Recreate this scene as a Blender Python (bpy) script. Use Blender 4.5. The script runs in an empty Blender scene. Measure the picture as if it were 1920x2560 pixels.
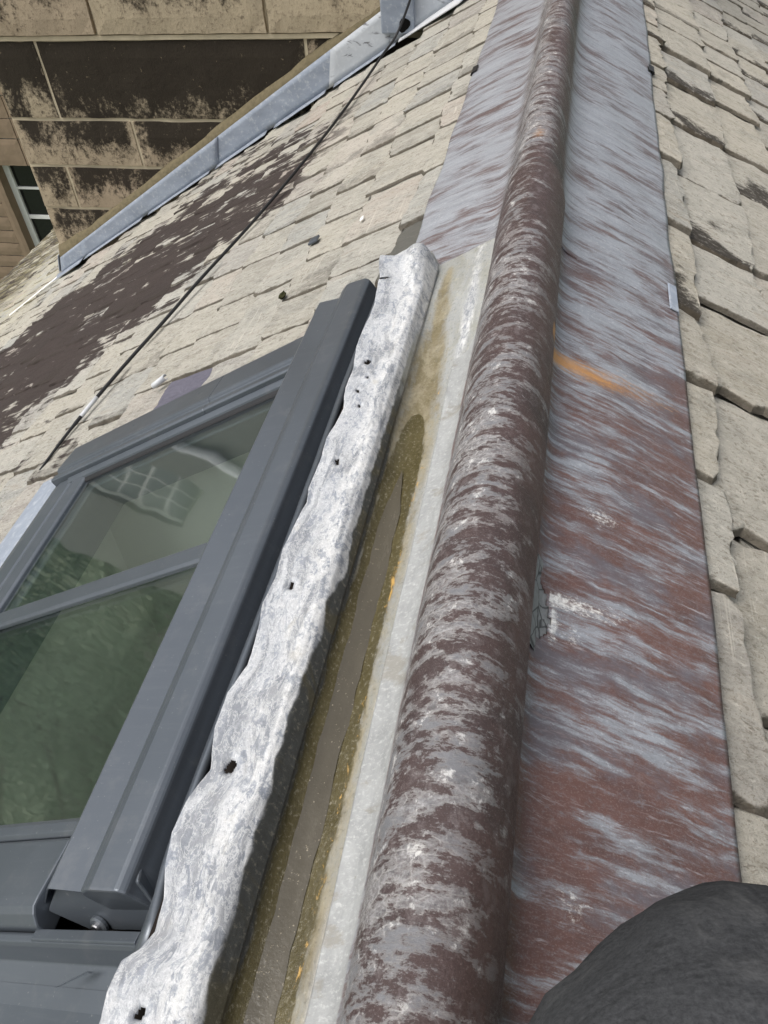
import bpy, bmesh, math, random
from mathutils import Vector, Matrix, noise as mn
random.seed(7)
R = math.radians
scene = bpy.context.scene
col = scene.collection

# ------------------------------------------------------------------ camera, sky, sun, exposure
PITCH, YAW, ROLL, FPX = 46.1, -14.75, 5.0, 1940.0
CAM = Vector((.037, 0, .555))
p_, y_, r_ = R(PITCH), R(YAW), R(ROLL)
FWD = Vector((math.sin(y_)*math.cos(p_), math.cos(y_)*math.cos(p_), -math.sin(p_)))
rt = Vector((math.cos(y_), -math.sin(y_), 0)); dn = FWD.cross(rt)
RT = rt*math.cos(r_) + dn*math.sin(r_); DN = -rt*math.sin(r_) + dn*math.cos(r_)
cam = bpy.data.cameras.new('camera'); camo = bpy.data.objects.new('camera', cam); col.objects.link(camo)
m3 = Matrix((RT, -DN, -FWD)).transposed()
camo.matrix_world = Matrix.Translation(CAM) @ m3.to_4x4()
cam.sensor_fit = 'VERTICAL'; cam.sensor_height = 24; cam.lens = 24*FPX/2560
cam.clip_start = .02; cam.clip_end = 9000
scene.camera = camo
scene.render.resolution_x, scene.render.resolution_y = 768, 1024

SUN_EL, SUN_AZ = 62, 245          # high veiled sun; azimuth measured from +Y towards +X
w = bpy.data.worlds.new('World'); scene.world = w; w.use_nodes = True
nt = w.node_tree; bg = nt.nodes['Background']
sky = nt.nodes.new('ShaderNodeTexSky'); sky.sky_type = 'NISHITA'; sky.sun_disc = False
sky.sun_elevation = R(SUN_EL); sky.sun_rotation = R(SUN_AZ); sky.dust_density = 6; sky.air_density = 1.2; sky.ozone_density = 1
hs = nt.nodes.new('ShaderNodeHueSaturation'); hs.inputs['Saturation'].default_value = .38
nt.links.new(sky.outputs[0], hs.inputs['Color']); nt.links.new(hs.outputs[0], bg.inputs[0])
bg.inputs[1].default_value = .14
sl = bpy.data.lights.new('sun', 'SUN'); sl.energy = 1.3; sl.angle = R(36); sl.color = (1, .98, .955)
so = bpy.data.objects.new('sun', sl); col.objects.link(so)
sd = Vector((math.sin(R(SUN_AZ))*math.cos(R(SUN_EL)), math.cos(R(SUN_AZ))*math.cos(R(SUN_EL)), math.sin(R(SUN_EL))))
so.rotation_euler = sd.to_track_quat('Z', 'Y').to_euler()
scene.view_settings.view_transform = 'Standard'; scene.view_settings.look = 'None'
scene.view_settings.exposure = .36; scene.view_settings.gamma = 1

# ------------------------------------------------------------------ helpers
C30, S30, T30 = math.cos(R(30)), .5, math.tan(R(30))
def LP(s, y, n):   # left slope: s down the slope, n off the surface
    return Vector((-s*C30 - n*S30, y, -s*S30 + n*C30))
def RP(s, y, n):
    return Vector((s*C30 + n*S30, y, -s*S30 + n*C30))
def project(P):
    d = P - CAM; z = d.dot(FWD)
    if z < .02: return None
    return (960 + FPX*d.dot(RT)/z, 1280 + FPX*d.dot(DN)/z, z)
def fbm(x, y, z=0, o=3):
    return mn.fractal(Vector((x, y, z)), 1.0, 2.0, o)
def lerp(a, b, t): return a + (b-a)*t
def sstep(a, b, x):
    t = max(0, min(1, (x-a)/(b-a))) if a != b else float(x > a)
    return t*t*(3-2*t)
def interp(tab, y):
    if y <= tab[0][0]: return tab[0][1]
    for (a, va), (b, vb) in zip(tab, tab[1:]):
        if y <= b: return lerp(va, vb, (y-a)/(b-a))
    return tab[-1][1]
def crom(pts, k):
    out = []
    n = len(pts)
    for i in range(n-1):
        p0 = pts[max(0, i-1)]; p1 = pts[i]; p2 = pts[i+1]; p3 = pts[min(n-1, i+2)]
        for j in range(k):
            t = j/k
            out.append(tuple(.5*((2*b) + (-a+c)*t + (2*a-5*b+4*c-d)*t*t + (-a+3*b-3*c+d)*t**3) for a, b, c, d in zip(p0, p1, p2, p3)))
    out.append(tuple(pts[-1])); return out

def link(name, me, mat=None, parent=None):
    o = bpy.data.objects.new(name, me); col.objects.link(o)
    if mat is not None and me is not None and not me.materials: me.materials.append(mat)
    if parent: o.parent = parent
    return o
def mesh(name, V, F, mat=None, parent=None, smooth=False, attrs=None):
    me = bpy.data.meshes.new(name); me.from_pydata([tuple(v) for v in V], [], F); me.update()
    if smooth: me.polygons.foreach_set('use_smooth', [True]*len(me.polygons))
    for k, vals in (attrs or {}).items():
        if isinstance(vals[0], (tuple, list, Vector)):
            a = me.attributes.new(k, 'FLOAT_VECTOR', 'POINT'); a.data.foreach_set('vector', [c for v in vals for c in v])
        else:
            a = me.attributes.new(k, 'FLOAT', 'POINT'); a.data.foreach_set('value', vals)
    return link(name, me, mat, parent)
def empty(name, loc=(0, 0, 0)):
    o = bpy.data.objects.new(name, None); o.location = loc; o.empty_display_size = .05; col.objects.link(o); return o
def tag(o, label=None, cat=None, group=None, kind=None):
    for k, v in (('label', label), ('category', cat), ('group', group), ('kind', kind)):
        if v: o[k] = v
    return o
def setparent(o, p):        # keep world position (parents are unrotated empties/meshes)
    o.parent = p; o.matrix_parent_inverse = Matrix.Translation(-Vector(p.location)); return o
def solid(o, t, off=-1):
    m = o.modifiers.new('thickness', 'SOLIDIFY'); m.thickness = t; m.offset = off; return o
def bevel(o, wd, seg=2, ang=35):
    m = o.modifiers.new('bevel', 'BEVEL'); m.width = wd; m.segments = seg; m.limit_method = 'ANGLE'; m.angle_limit = R(ang); m.use_clamp_overlap = True
    return o
def boxmesh(x0, x1, y0, y1, z0, z1):
    V = [(x, y, z) for x in (x0, x1) for y in (y0, y1) for z in (z0, z1)]
    F = [(0, 1, 3, 2), (4, 6, 7, 5), (0, 4, 5, 1), (2, 3, 7, 6), (0, 2, 6, 4), (1, 5, 7, 3)]
    return V, F
def sbox(s0, s1, y0, y1, n0, n1, P=LP):  # box in slope coordinates
    V, F = boxmesh(s0, s1, y0, y1, n0, n1)
    return [P(*v) for v in V], ([tuple(reversed(f)) for f in F] if P is LP else F)
def extrude_profile(prof, ys, P=LP, close=True, caps=True):
    """closed profile [(s,n)] swept along y"""
    k = len(prof); V = []; F = []
    for y in ys:
        V += [P(s, y, n) for s, n in prof]
    for r in range(len(ys)-1):
        for j in range(k if close else k-1):
            a = r*k+j; b = r*k+(j+1) % k
            F.append((a, b, b+k, a+k))
    if caps and close:
        F.append(tuple(range(k))); F.append(tuple(range((len(ys)-1)*k, len(ys)*k)))
    return V, F
def fixn(o):
    bm = bmesh.new(); bm.from_mesh(o.data); bmesh.ops.recalc_face_normals(bm, faces=bm.faces[:]); bm.to_mesh(o.data); bm.free(); return o
def tube(pts, rad, seg=10, closed_ends=True):
    V = []; F = []; n = len(pts); up = Vector((0, 0, 1))
    for i, pnt in enumerate(pts):
        pnt = Vector(pnt); a = Vector(pts[max(0, i-1)]); b = Vector(pts[min(n-1, i+1)]); d = (b-a).normalized()
        u = d.cross(up if abs(d.z) < .95 else Vector((1, 0, 0))).normalized(); v = u.cross(d)
        r = rad[i] if isinstance(rad, (list, tuple)) else rad
        for k in range(seg):
            t = 2*math.pi*k/seg; V.append(pnt + (u*math.cos(t)+v*math.sin(t))*r)
    for i in range(n-1):
        for k in range(seg):
            a = i*seg+k; b = i*seg+(k+1) % seg; F.append((a, a+seg, b+seg, b))
    if closed_ends: F.append(tuple(range(seg))); F.append(tuple(range((n-1)*seg, n*seg))[::-1])
    return V, F

# ------------------------------------------------------------------ materials
def srgb(r, g, b):
    f = lambda c: ((c/255+.055)/1.055)**2.4 if c/255 > .04045 else c/255/12.92
    return (f(r), f(g), f(b), 1)
class NT:
    def __init__(s, name, rough=.6, spec=.4):
        s.m = bpy.data.materials.new(name); s.m.use_nodes = True; s.t = s.m.node_tree; s.N = s.t.nodes; s.L = s.t.links
        s.b = s.N['Principled BSDF']; s.b.inputs['Roughness'].default_value = rough; s.b.inputs['Specular IOR Level'].default_value = spec
    def new(s, ty, **kw):
        n = s.N.new('ShaderNode'+ty)
        for k, v in kw.items(): setattr(n, k, v)
        return n
    def put(s, sock, v):
        if hasattr(v, 'is_output') or isinstance(v, bpy.types.NodeSocket): s.L.new(v, sock)
        else: sock.default_value = v
    def attr(s, name, vec=False, obj=False):
        n = s.new('Attribute'); n.attribute_name = name
        if obj: n.attribute_type = 'OBJECT'
        return n.outputs['Vector' if vec else 'Fac']
    def pos(s): return s.new('NewGeometry').outputs['Position']
    def objco(s): return s.new('TexCoord').outputs['Object']
    def gen(s): return s.new('TexCoord').outputs['Generated']
    def rnd(s): return s.new('ObjectInfo').outputs['Random']
    def mapv(s, v, sc=(1, 1, 1), loc=(0, 0, 0), rot=(0, 0, 0)):
        n = s.new('Mapping'); s.put(n.inputs['Vector'], v); n.inputs['Scale'].default_value = sc; n.inputs['Location'].default_value = loc; n.inputs['Rotation'].default_value = rot
        return n.outputs[0]
    def noise(s, v, sc=1, det=6, ro=.55, dist=0, w=None):
        n = s.new('TexNoise')
        if w is not None: n.noise_dimensions = '4D'; s.put(n.inputs['W'], w)
        s.put(n.inputs['Vector'], v); n.inputs['Scale'].default_value = sc; n.inputs['Detail'].default_value = det; n.inputs['Roughness'].default_value = ro; n.inputs['Distortion'].default_value = dist
        return n.outputs['Fac']
    def voro(s, v, sc=1, feat='F1', rand=1):
        n = s.new('TexVoronoi', feature=feat); s.put(n.inputs['Vector'], v); n.inputs['Scale'].default_value = sc; n.inputs['Randomness'].default_value = rand
        return n.outputs['Distance']
    def math(s, op, a, b=0, c=0, clamp=False):
        n = s.new('Math', operation=op); n.use_clamp = clamp
        s.put(n.inputs[0], a); s.put(n.inputs[1], b)
        if op in ('MULTIPLY_ADD', 'WRAP', 'SMOOTH_MIN'): s.put(n.inputs[2], c)
        return n.outputs[0]
    def mul(s, a, b): return s.math('MULTIPLY', a, b)
    def add(s, a, b): return s.math('ADD', a, b)
    def ss(s, v, a, b, lo=0, hi=1):
        n = s.new('MapRange', interpolation_type='SMOOTHSTEP'); s.put(n.inputs[0], v)
        for i, q in enumerate((a, b, lo, hi)): s.put(n.inputs[1+i], q)
        return n.outputs[0]
    def mix(s, f, a, b, mode='MIX'):
        n = s.new('Mix', data_type='RGBA', blend_type=mode); s.put(n.inputs[0], f); s.put(n.inputs[6], a); s.put(n.inputs[7], b)
        return n.outputs[2]
    def ramp(s, f, stops):
        n = s.new('ValToRGB'); s.put(n.inputs[0], f); e = n.color_ramp.elements
        while len(e) < len(stops): e.new(.5)
        for q, (pp, c) in zip(e, stops): q.position = pp; q.color = c
        return n.outputs[0]
    def sep(s, v):
        n = s.new('SeparateXYZ'); s.put(n.inputs[0], v); return n.outputs
    def out(s, c, rough=None, bumps=(), metal=None):
        s.put(s.b.inputs['Base Color'], c)
        if rough is not None: s.put(s.b.inputs['Roughness'], rough)
        if metal is not None: s.put(s.b.inputs['Metallic'], metal)
        prev = None
        for h, st, di in bumps:
            b = s.new('Bump'); s.put(b.inputs['Height'], h); b.inputs['Strength'].default_value = st; b.inputs['Distance'].default_value = di
            if prev is not None: s.L.new(prev, b.inputs['Normal'])
            prev = b.outputs[0]
        if prev is not None: s.L.new(prev, s.b.inputs['Normal'])
        return s.m

def mat_plain(name, c, rough=.6, spec=.4, var=.12, sc=30, bump=0, metal=0):
    t = NT(name, rough, spec); p = t.pos(); n = t.noise(p, sc, 5)
    lo = tuple(q*(1-var) for q in c[:3])+(1,); hi = tuple(min(1, q*(1+var)) for q in c[:3])+(1,)
    return t.out(t.mix(n, lo, hi), t.ss(n, .2, .8, rough-.08, rough+.08), [(n, bump, .002)] if bump else (), metal)

# --- weathered lead of the ridge: attributes uvw=(u along section, v along ridge, 0), roll, stain_white, stain_rust
def lead_ridge_mat():
    t = NT('weathered_lead', .55, .35); uv = t.attr('uvw', True); roll = t.attr('roll'); wh = t.attr('stain_white'); ru = t.attr('stain_rust')
    v = t.sep(uv)[1]; u = t.sep(uv)[0]
    far = t.ss(v, .55, 1.55)
    # wander the streaks a little so they are not ruled lines
    wob = t.noise(t.mapv(uv, (14, 9, 1), (2, 2, 8)), 1, 4, .6); wv = t.new('CombineXYZ'); t.put(wv.inputs[1], t.mul(t.math('SUBTRACT', wob, .5), .012))
    va = t.new('VectorMath', operation='ADD'); t.put(va.inputs[0], uv); t.put(va.inputs[1], wv.outputs[0]); q = va.outputs[0]
    s1 = t.noise(t.mapv(q, (6, 27, 1), (0, 0, 3)), 1, 10, .68, .15)
    s2 = t.noise(t.mapv(q, (13, 120, 1), (4, 2, 0)), 1, 9, .74, .2)
    s3 = t.noise(t.mapv(q, (5, 8, 1), (1, 7, 0)), 1, 5, .6, .3)
    st = t.add(t.add(t.mul(s1, .47), t.mul(s2, .44)), t.mul(s3, .28))
    speck = t.noise(t.mapv(uv, (520, 640, 1)), 1, 3, .65)
    thr = t.ss(far, 0, 1, -.04, .022)
    brown = t.ss(t.add(t.math('SUBTRACT', st, thr), t.mul(t.math('SUBTRACT', speck, .5), .10)), .545, .655)
    fine = t.noise(t.mapv(uv, (160, 260, 1)), 1, 6, .75)
    grey = t.mix(t.noise(t.mapv(q, (12, 60, 1), (9, 3, 0)), 1, 8, .68), srgb(98, 100, 106), srgb(168, 172, 178))
    grey = t.mix(t.mul(t.ss(fine, .5, .7), .6), grey, srgb(190, 194, 198))
    grey = t.mix(t.mul(t.ss(speck, .6, .74), .5), grey, srgb(92, 86, 88))
    bcol = t.mix(t.noise(t.mapv(q, (10, 30, 1), (2, 0, 5)), 1, 8, .66), srgb(56, 48, 50), srgb(122, 86, 76))
    bcol = t.mix(t.mul(t.ss(speck, .52, .7), .5), bcol, srgb(138, 124, 122))
    bcol = t.mix(t.mul(t.ss(fine, .42, .3), .5), bcol, srgb(52, 44, 47))
    bcol = t.mix(t.ss(t.noise(t.mapv(q, (9, 16, 1), (3, 9, 2)), 1, 6, .65), .46, .62), bcol, t.mix(fine, srgb(76, 70, 76), srgb(112, 104, 108)))
    bcol = t.mix(t.mul(t.ss(s2, .55, .7), .5), bcol, srgb(128, 100, 92))
    bcol = t.mix(t.mul(far, .7), bcol, srgb(90, 82, 83))
    wing = t.mix(t.mul(brown, t.ss(fine, .25, .5, .5, 1)), grey, bcol)
    wisp = t.mul(t.ss(s2, .57, .68), t.ss(s3, .42, .6)); wing = t.mix(t.mul(wisp, .55), wing, srgb(178, 182, 188))
    wing = t.mix(t.mul(t.ss(t.noise(t.mapv(uv, (26, 30, 1), (7, 7, 7)), 1, 7, .7), .62, .72), .5), wing, srgb(132, 112, 108))
    # crust on the roll: patches of bare dark patina in a grey-white lichen crust
    r1 = t.noise(t.mapv(uv, (20, 58, 1), (5, 1, 0)), 1, 10, .73, .2)
    r2 = t.noise(t.mapv(uv, (110, 150, 1), (1, 5, 0)), 1, 7, .78, .2)
    r3 = t.noise(t.mapv(uv, (5, 6, 1), (8, 1, 4)), 1, 4, .6)
    rr = t.add(t.add(t.mul(r1, .70), t.mul(r2, .28)), t.mul(r3, .22))
    side = t.ss(u, -.11, -.02)
    lapd = t.mul(t.ss(v, .98, 1.14), t.ss(v, 1.40, 1.27))
    dark = t.ss(t.add(t.math('SUBTRACT', rr, t.ss(v, 1.35, 1.7, 0, .02)), t.add(t.mul(side, .06), t.mul(lapd, .035))), .546, .636)
    crust = t.mix(t.ss(r2, .3, .7), srgb(80, 77, 79), srgb(172, 171, 171))
    crust = t.mix(t.mul(t.ss(fine, .45, .62), .65), crust, srgb(96, 88, 88))
    crust = t.mix(t.mul(t.ss(r3, .5, .66), .45), crust, srgb(104, 88, 86))
    cell = t.voro(t.mapv(q, (85, 120, 1)), 1.0, 'DISTANCE_TO_EDGE')
    crust = t.mix(t.mul(t.math('SUBTRACT', 1, t.ss(cell, 0, .1)), t.mul(t.ss(r1, .42, .56), .75)), crust, srgb(216, 216, 213))
    dk = t.mix(t.noise(t.mapv(uv, (16, 24, 1), (3, 3, 3)), 1, 8, .68), srgb(42, 38, 41), srgb(84, 65, 62))
    dk = t.mix(t.mul(t.ss(speck, .55, .7), .45), dk, srgb(140, 132, 130))
    r4 = t.noise(t.mapv(uv, (11, 22, 1), (9, 4, 2)), 1, 9, .7, .2); r5 = t.noise(t.mapv(uv, (60, 46, 1), (2, 8, 1)), 1, 7, .72)
    lg = t.mix(fine, srgb(86, 86, 90), srgb(134, 136, 140)); crust = t.mix(t.mul(t.ss(r4, .47, .56), .85), crust, lg)
    crust = t.mix(t.mul(t.ss(r5, .56, .64), .7), crust, srgb(222, 221, 218))
    dk = t.mix(t.mul(t.ss(r5, .52, .62), .5), dk, srgb(112, 104, 104))
    rollc = t.mix(dark, crust, dk)
    rim = t.mul(t.ss(dark, .02, .35), t.ss(dark, .95, .6)); rollc = t.mix(t.mul(rim, .15), rollc, srgb(206, 205, 202))
    rollc = t.mix(t.mul(side, t.mul(t.ss(s3, .36, .56), .6)), rollc, t.mix(fine, srgb(74, 60, 60), srgb(112, 82, 74)))
    peach = t.mul(t.ss(t.noise(t.mapv(uv, (40, 46, 1), (6, 2, 1)), 1, 6, .7), .66, .72), t.ss(v, .9, 1.2)); rollc = t.mix(t.mul(peach, .7), rollc, srgb(206, 186, 164))
    c = t.mix(roll, wing, rollc)
    c = t.mix(t.mul(t.ss(t.add(wh, t.mul(t.math('SUBTRACT', fine, .5), 2.2)), .4, 1.0), .85), c, srgb(230, 230, 226))
    c = t.mix(t.mul(t.ss(t.add(ru, t.add(t.mul(t.math('SUBTRACT', s2, .5), 1.4), t.mul(t.math('SUBTRACT', fine, .5), .8))), .25, 1.0), .8), c, t.mix(fine, srgb(168, 112, 62), srgb(214, 164, 98)))
    fk = t.attr('flank'); pn = t.noise(t.mapv(uv, (45, 22, 1), (3, 3, 6)), 1, 8, .7, .3); pc = t.mix(pn, srgb(108, 110, 110), srgb(182, 184, 183)); pc = t.mix(t.mul(t.ss(fine, .5, .66), .45), pc, srgb(204, 205, 203)); pc = t.mix(t.mul(t.ss(r4, .54, .62), .5), pc, srgb(128, 122, 108))
    c = t.mix(t.ss(t.add(fk, t.mul(t.math('SUBTRACT', pn, .5), 1.2)), .3, .7), c, pc)
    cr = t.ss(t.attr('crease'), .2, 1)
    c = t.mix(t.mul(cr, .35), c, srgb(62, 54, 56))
    ro = t.ss(fine, .3, .7, .34, .56); t.b.inputs['Specular IOR Level'].default_value = .42
    dent = t.noise(t.mapv(uv, (9, 11, 1), (1, 1, 1)), 1, 4, .55)
    return t.out(c, ro, [(dent, .5, .012), (t.noise(t.mapv(uv, (34, 60, 1)), 1, 4), .3, .004), (fine, .45, .0014), (t.mul(roll, t.add(r2, t.mul(dark, -.3))), .7, .0025)])

# --- back gutter: attributes uvw, white, olive, dark (grime plus painted shade on the upstand face), lichen
def gutter_mat():
    t = NT('gutter_lead', .5, .4); uv = t.attr('uvw', True)
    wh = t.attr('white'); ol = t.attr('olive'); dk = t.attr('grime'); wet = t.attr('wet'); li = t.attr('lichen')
    n1 = t.noise(t.mapv(uv, (40, 9, 1)), 1, 7, .62, .6); n2 = t.noise(t.mapv(uv, (130, 60, 1)), 1, 8, .7, .5); n3 = t.noise(t.mapv(uv, (500, 420, 1)), 1, 3)
    n4 = t.noise(t.mapv(uv, (26, 16, 1), (3, 1, 2)), 1, 5, .6, .7)
    pale = t.mix(n1, srgb(118, 120, 118), srgb(176, 178, 176)); pale = t.mix(t.mul(t.ss(n4, .42, .62), .6), pale, srgb(136, 136, 126)); pale = t.mix(t.mul(t.ss(n2, .5, .72), .5), pale, srgb(170, 166, 150))
    j = t.math('SUBTRACT', n1, .5); k = t.math('SUBTRACT', n2, .5)
    jj = t.add(t.mul(j, .8), t.mul(k, .5))
    olive = t.mix(n2, srgb(92, 84, 60), srgb(128, 118, 92)); olive = t.mix(t.ss(n4, .4, .62), olive, srgb(140, 132, 110))
    c = t.mix(t.ss(t.add(ol, t.mul(jj, 1.6)), .2, .85), pale, olive)
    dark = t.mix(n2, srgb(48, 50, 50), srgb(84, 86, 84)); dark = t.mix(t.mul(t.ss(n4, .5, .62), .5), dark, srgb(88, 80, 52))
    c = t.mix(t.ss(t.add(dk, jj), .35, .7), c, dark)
    wt = t.ss(t.add(wet, t.mul(jj, .9)), .38, .62)
    wetc = t.mix(n4, srgb(52, 47, 26), srgb(84, 76, 42))
    c = t.mix(t.mul(wt, .9), c, wetc); fs = t.noise(t.mapv(uv, (240, 200, 1)), 1, 5, .75); c = t.mix(t.mul(t.ss(fs, .52, .68), .35), c, srgb(170, 164, 146)); c = t.mix(t.mul(t.ss(fs, .46, .34), .4), c, srgb(60, 56, 44))
    c = t.mix(t.mul(t.ss(t.add(li, t.mul(k, 1.6)), .55, .75), .85), c, srgb(196, 158, 92))
    vein = t.math('SUBTRACT', 1, t.ss(t.math('ABSOLUTE', t.math('SUBTRACT', n2, .5)), 0, .035))
    cr = t.ss(t.add(t.mul(t.math('SUBTRACT', .345, t.sep(uv)[0]), 22), t.mul(j, 1.4)), -.25, .45); fn = t.noise(t.mapv(uv, (260, 240, 1)), 1, 5, .78)
    wcol = t.mix(t.ss(n4, .3, .7), srgb(126, 132, 142), srgb(172, 175, 179)); wcol = t.mix(t.mul(t.ss(n2, .38, .62), t.ss(cr, 0, 1, .35, .95)), wcol, srgb(206, 206, 204))
    wcol = t.mix(t.mul(t.ss(fn, .5, .64), t.ss(cr, 0, 1, .35, .6)), wcol, srgb(224, 224, 222)); wcol = t.mix(t.mul(t.ss(fn, .46, .34), .5), wcol, srgb(104, 108, 114)); wcol = t.mix(t.mul(t.ss(n4, .58, .72), .5), wcol, srgb(168, 162, 148))
    wcol = t.mix(t.mul(t.ss(n1, .48, .6), .7), wcol, srgb(112, 116, 122)); wcol = t.mix(t.mul(vein, .4), wcol, srgb(226, 226, 224))
    wcol = t.mix(t.mul(t.ss(n3, .6, .75), .35), wcol, srgb(110, 114, 120))
    c = t.mix(t.ss(t.add(wh, t.mul(jj, 1.2)), .3, .7), c, wcol)
    ro = t.ss(wt, 0, 1, .5, .14)
    return t.out(c, ro, [(t.noise(t.mapv(uv, (22, 14, 1)), 1, 3), .3, .005), (n2, .5, .0022), (t.noise(t.mapv(uv, (240, 220, 1)), 1, 5, .75), .5, .0012)])

# --- sandstone slates (world position, streaked down the slope)
STAIN = None
def slate_mat():
    t = NT('stone_slate', .85, .2); p = t.pos(); q = t.add(t.rnd(), t.attr('rnd')); q2 = t.math('FRACT', t.mul(q, 7.13)); q3 = t.math('FRACT', t.mul(q, 17.7))
    xy = t.sep(p)
    off = t.new('CombineXYZ'); t.put(off.inputs[0], t.mul(q, 31)); t.put(off.inputs[1], t.mul(q2, 17)); t.put(off.inputs[2], t.mul(q3, 9))
    va = t.new('VectorMath', operation='ADD'); t.put(va.inputs[0], p); t.put(va.inputs[1], off.outputs[0]); pv = va.outputs[0]
    n1 = t.noise(t.mapv(pv, (8, 30, 8)), 1, 9, .68, .5)          # bedding streaks
    n2 = t.noise(t.mapv(pv, (70, 130, 70)), 1, 7, .74, .4)
    n3 = t.noise(pv, 420, 3, .65)
    n4 = t.noise(pv, 11, 6, .62, .4)
    base = t.ramp(q2, [(0, srgb(150, 146, 136)), (.25, srgb(186, 179, 163)), (.45, srgb(168, 162, 148)), (.65, srgb(182, 180, 172)), (.8, srgb(150, 152, 150)), (.92, srgb(176, 158, 145)), (1, srgb(196, 192, 180))])
    c = t.mix(t.ss(n1, .32, .68), base, t.mix(.6, base, srgb(212, 208, 197)))
    c = t.mix(t.mul(t.ss(n1, .53, .68), .5), c, srgb(152, 139, 124))
    c = t.mix(t.mul(t.ss(n4, .5, .66), .55), c, srgb(148, 147, 140))
    c = t.mix(t.mul(t.ss(n2, .53, .64), .7), c, srgb(106, 98, 87))
    c = t.mix(t.mul(t.ss(n2, .46, .34), .55), c, srgb(222, 218, 207))
    c = t.mix(t.mul(t.ss(n3, .58, .68), .6), c, srgb(80, 73, 64))
    lich = t.voro(pv, 55, 'F1'); lm = t.mul(t.ss(lich, .22, .14), t.ss(t.noise(pv, 7, 3), .52, .6)); c = t.mix(t.mul(lm, .55), c, srgb(104, 102, 92))
    crk = t.math('ABSOLUTE', t.math('SUBTRACT', t.noise(t.mapv(pv, (14, 34, 14), (5, 5, 5)), 1, 5, .6, .6), .5)); crk = t.mul(t.math('SUBTRACT', 1, t.ss(crk, 0, .008)), t.ss(n4, .45, .6)); c = t.mix(t.mul(crk, .7), c, srgb(88, 78, 66))
    # thin pale scratches along the courses
    wv = t.noise(t.mapv(pv, (60, 1.4, 60)), 1, 2, .5, .2)
    sc = t.mul(t.math('SUBTRACT', 1, t.ss(t.math('ABSOLUTE', t.math('SUBTRACT', wv, .5)), 0, .012)), t.ss(t.noise(pv, 6, 2), .5, .62))
    c = t.mix(t.mul(sc, .55), c, srgb(226, 220, 206))
    c = t.mix(t.ss(x0_ := xy[0], -.02, .02), t.mix(.22, c, t.mix(n4, srgb(150, 150, 140), srgb(186, 184, 172))), t.mix(.22, c, srgb(196, 184, 160)))
    # replaced slates of another quarry
    pur = t.attr('purple', obj=True)
    c = t.mix(pur, c, t.mix(n2, srgb(84, 82, 96), srgb(128, 126, 140)))
    drk = t.attr('darkgrey', obj=True)
    c = t.mix(drk, c, t.mix(n2, srgb(84, 84, 80), srgb(122, 120, 112)))
    # black algae bloom below the wall on the left slope, streaked down the slope
    a = t.add(t.mul(t.noise(t.mapv(p, (1.2, 9, 1.2), (3.2, .6, 0)), 1, 6, .6, .25), .55), t.mul(t.noise(t.mapv(p, (2.4, 42, 2.4), (1.2, .6, 0)), 1, 6, .65, .2), .45))
    x = xy[0]; y = xy[1]
    # lower / upper limits of the bloom in y as it runs down the slope (x)
    lo = t.ss(x, -2.1, -.6, 1.15, 2.06)
    hi = t.ss(x, -2.7, -1.7, 2.3, 2.82)
    inside = t.math('MINIMUM', t.math('SUBTRACT', y, lo), t.math('SUBTRACT', hi, y))
    up = t.ss(x, -1.35, -.55, 0, .62)
    core = t.math('SUBTRACT', t.add(t.ss(inside, -.25, .16, -.25, .62), t.add(t.mul(t.math('SUBTRACT', a, .5), 3.6), t.add(t.mul(t.math('SUBTRACT', q3, .5), .45), t.mul(t.math('SUBTRACT', n4, .5), 2.6)))), up)
    bloom = t.mul(t.ss(core, .0, .30), t.ss(x, -.55, -.75))
    far2 = t.mul(t.ss(x, -3.0, -3.5), t.ss(a, .42, .5))
    bloom = t.math('MAXIMUM', bloom, far2)
    dkc = t.mix(t.add(t.mul(n2, .5), t.mul(n1, .5)), srgb(30, 25, 24), srgb(82, 70, 67))
    c = t.mix(t.mul(bloom, t.ss(n3, .66, .74, .97, .7)), c, dkc)
    # black lichen along the exposed edge of some slates: attribute edge (1 at the near edge)
    e = t.attr('edge'); es = t.ss(q3, .62, .75)
    right = t.ss(x, 0, .05)
    em = t.mul(t.mul(t.ss(t.add(e, t.add(t.mul(t.math('SUBTRACT', n4, .5), 1.6), t.mul(t.math('SUBTRACT', n2, .5), .8))), .55, .85), es), t.mix(right, (.35,)*4, (1,)*4))
    c = t.mix(t.mul(em, t.ss(n2, .3, .5, .5, .95)), c, srgb(62, 56, 50))
    rm = t.attr('rim'); c = t.mix(t.mul(t.ss(t.add(rm, t.mul(t.math('SUBTRACT', n2, .5), .9)), .2, .75), t.ss(bloom, 0, 1, .85, .12)), c, t.mix(n4, srgb(56, 50, 42), srgb(104, 94, 78)))
    yel = t.mul(t.ss(x, -2.2, -3.0), t.ss(n1, .4, .6)); c = t.mix(t.mul(yel, .35), c, srgb(180, 172, 122))
    hsn = t.new('HueSaturation'); hsn.inputs['Saturation'].default_value = .92; hsn.inputs['Value'].default_value = .92; t.put(hsn.inputs['Color'], c); c = hsn.outputs[0]
    return t.out(c, .85, [(n1, .7, .012), (n4, .6, .016), (n2, 1.0, .005), (n3, .6, .0014), (crk, -.6, .003)])

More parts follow.
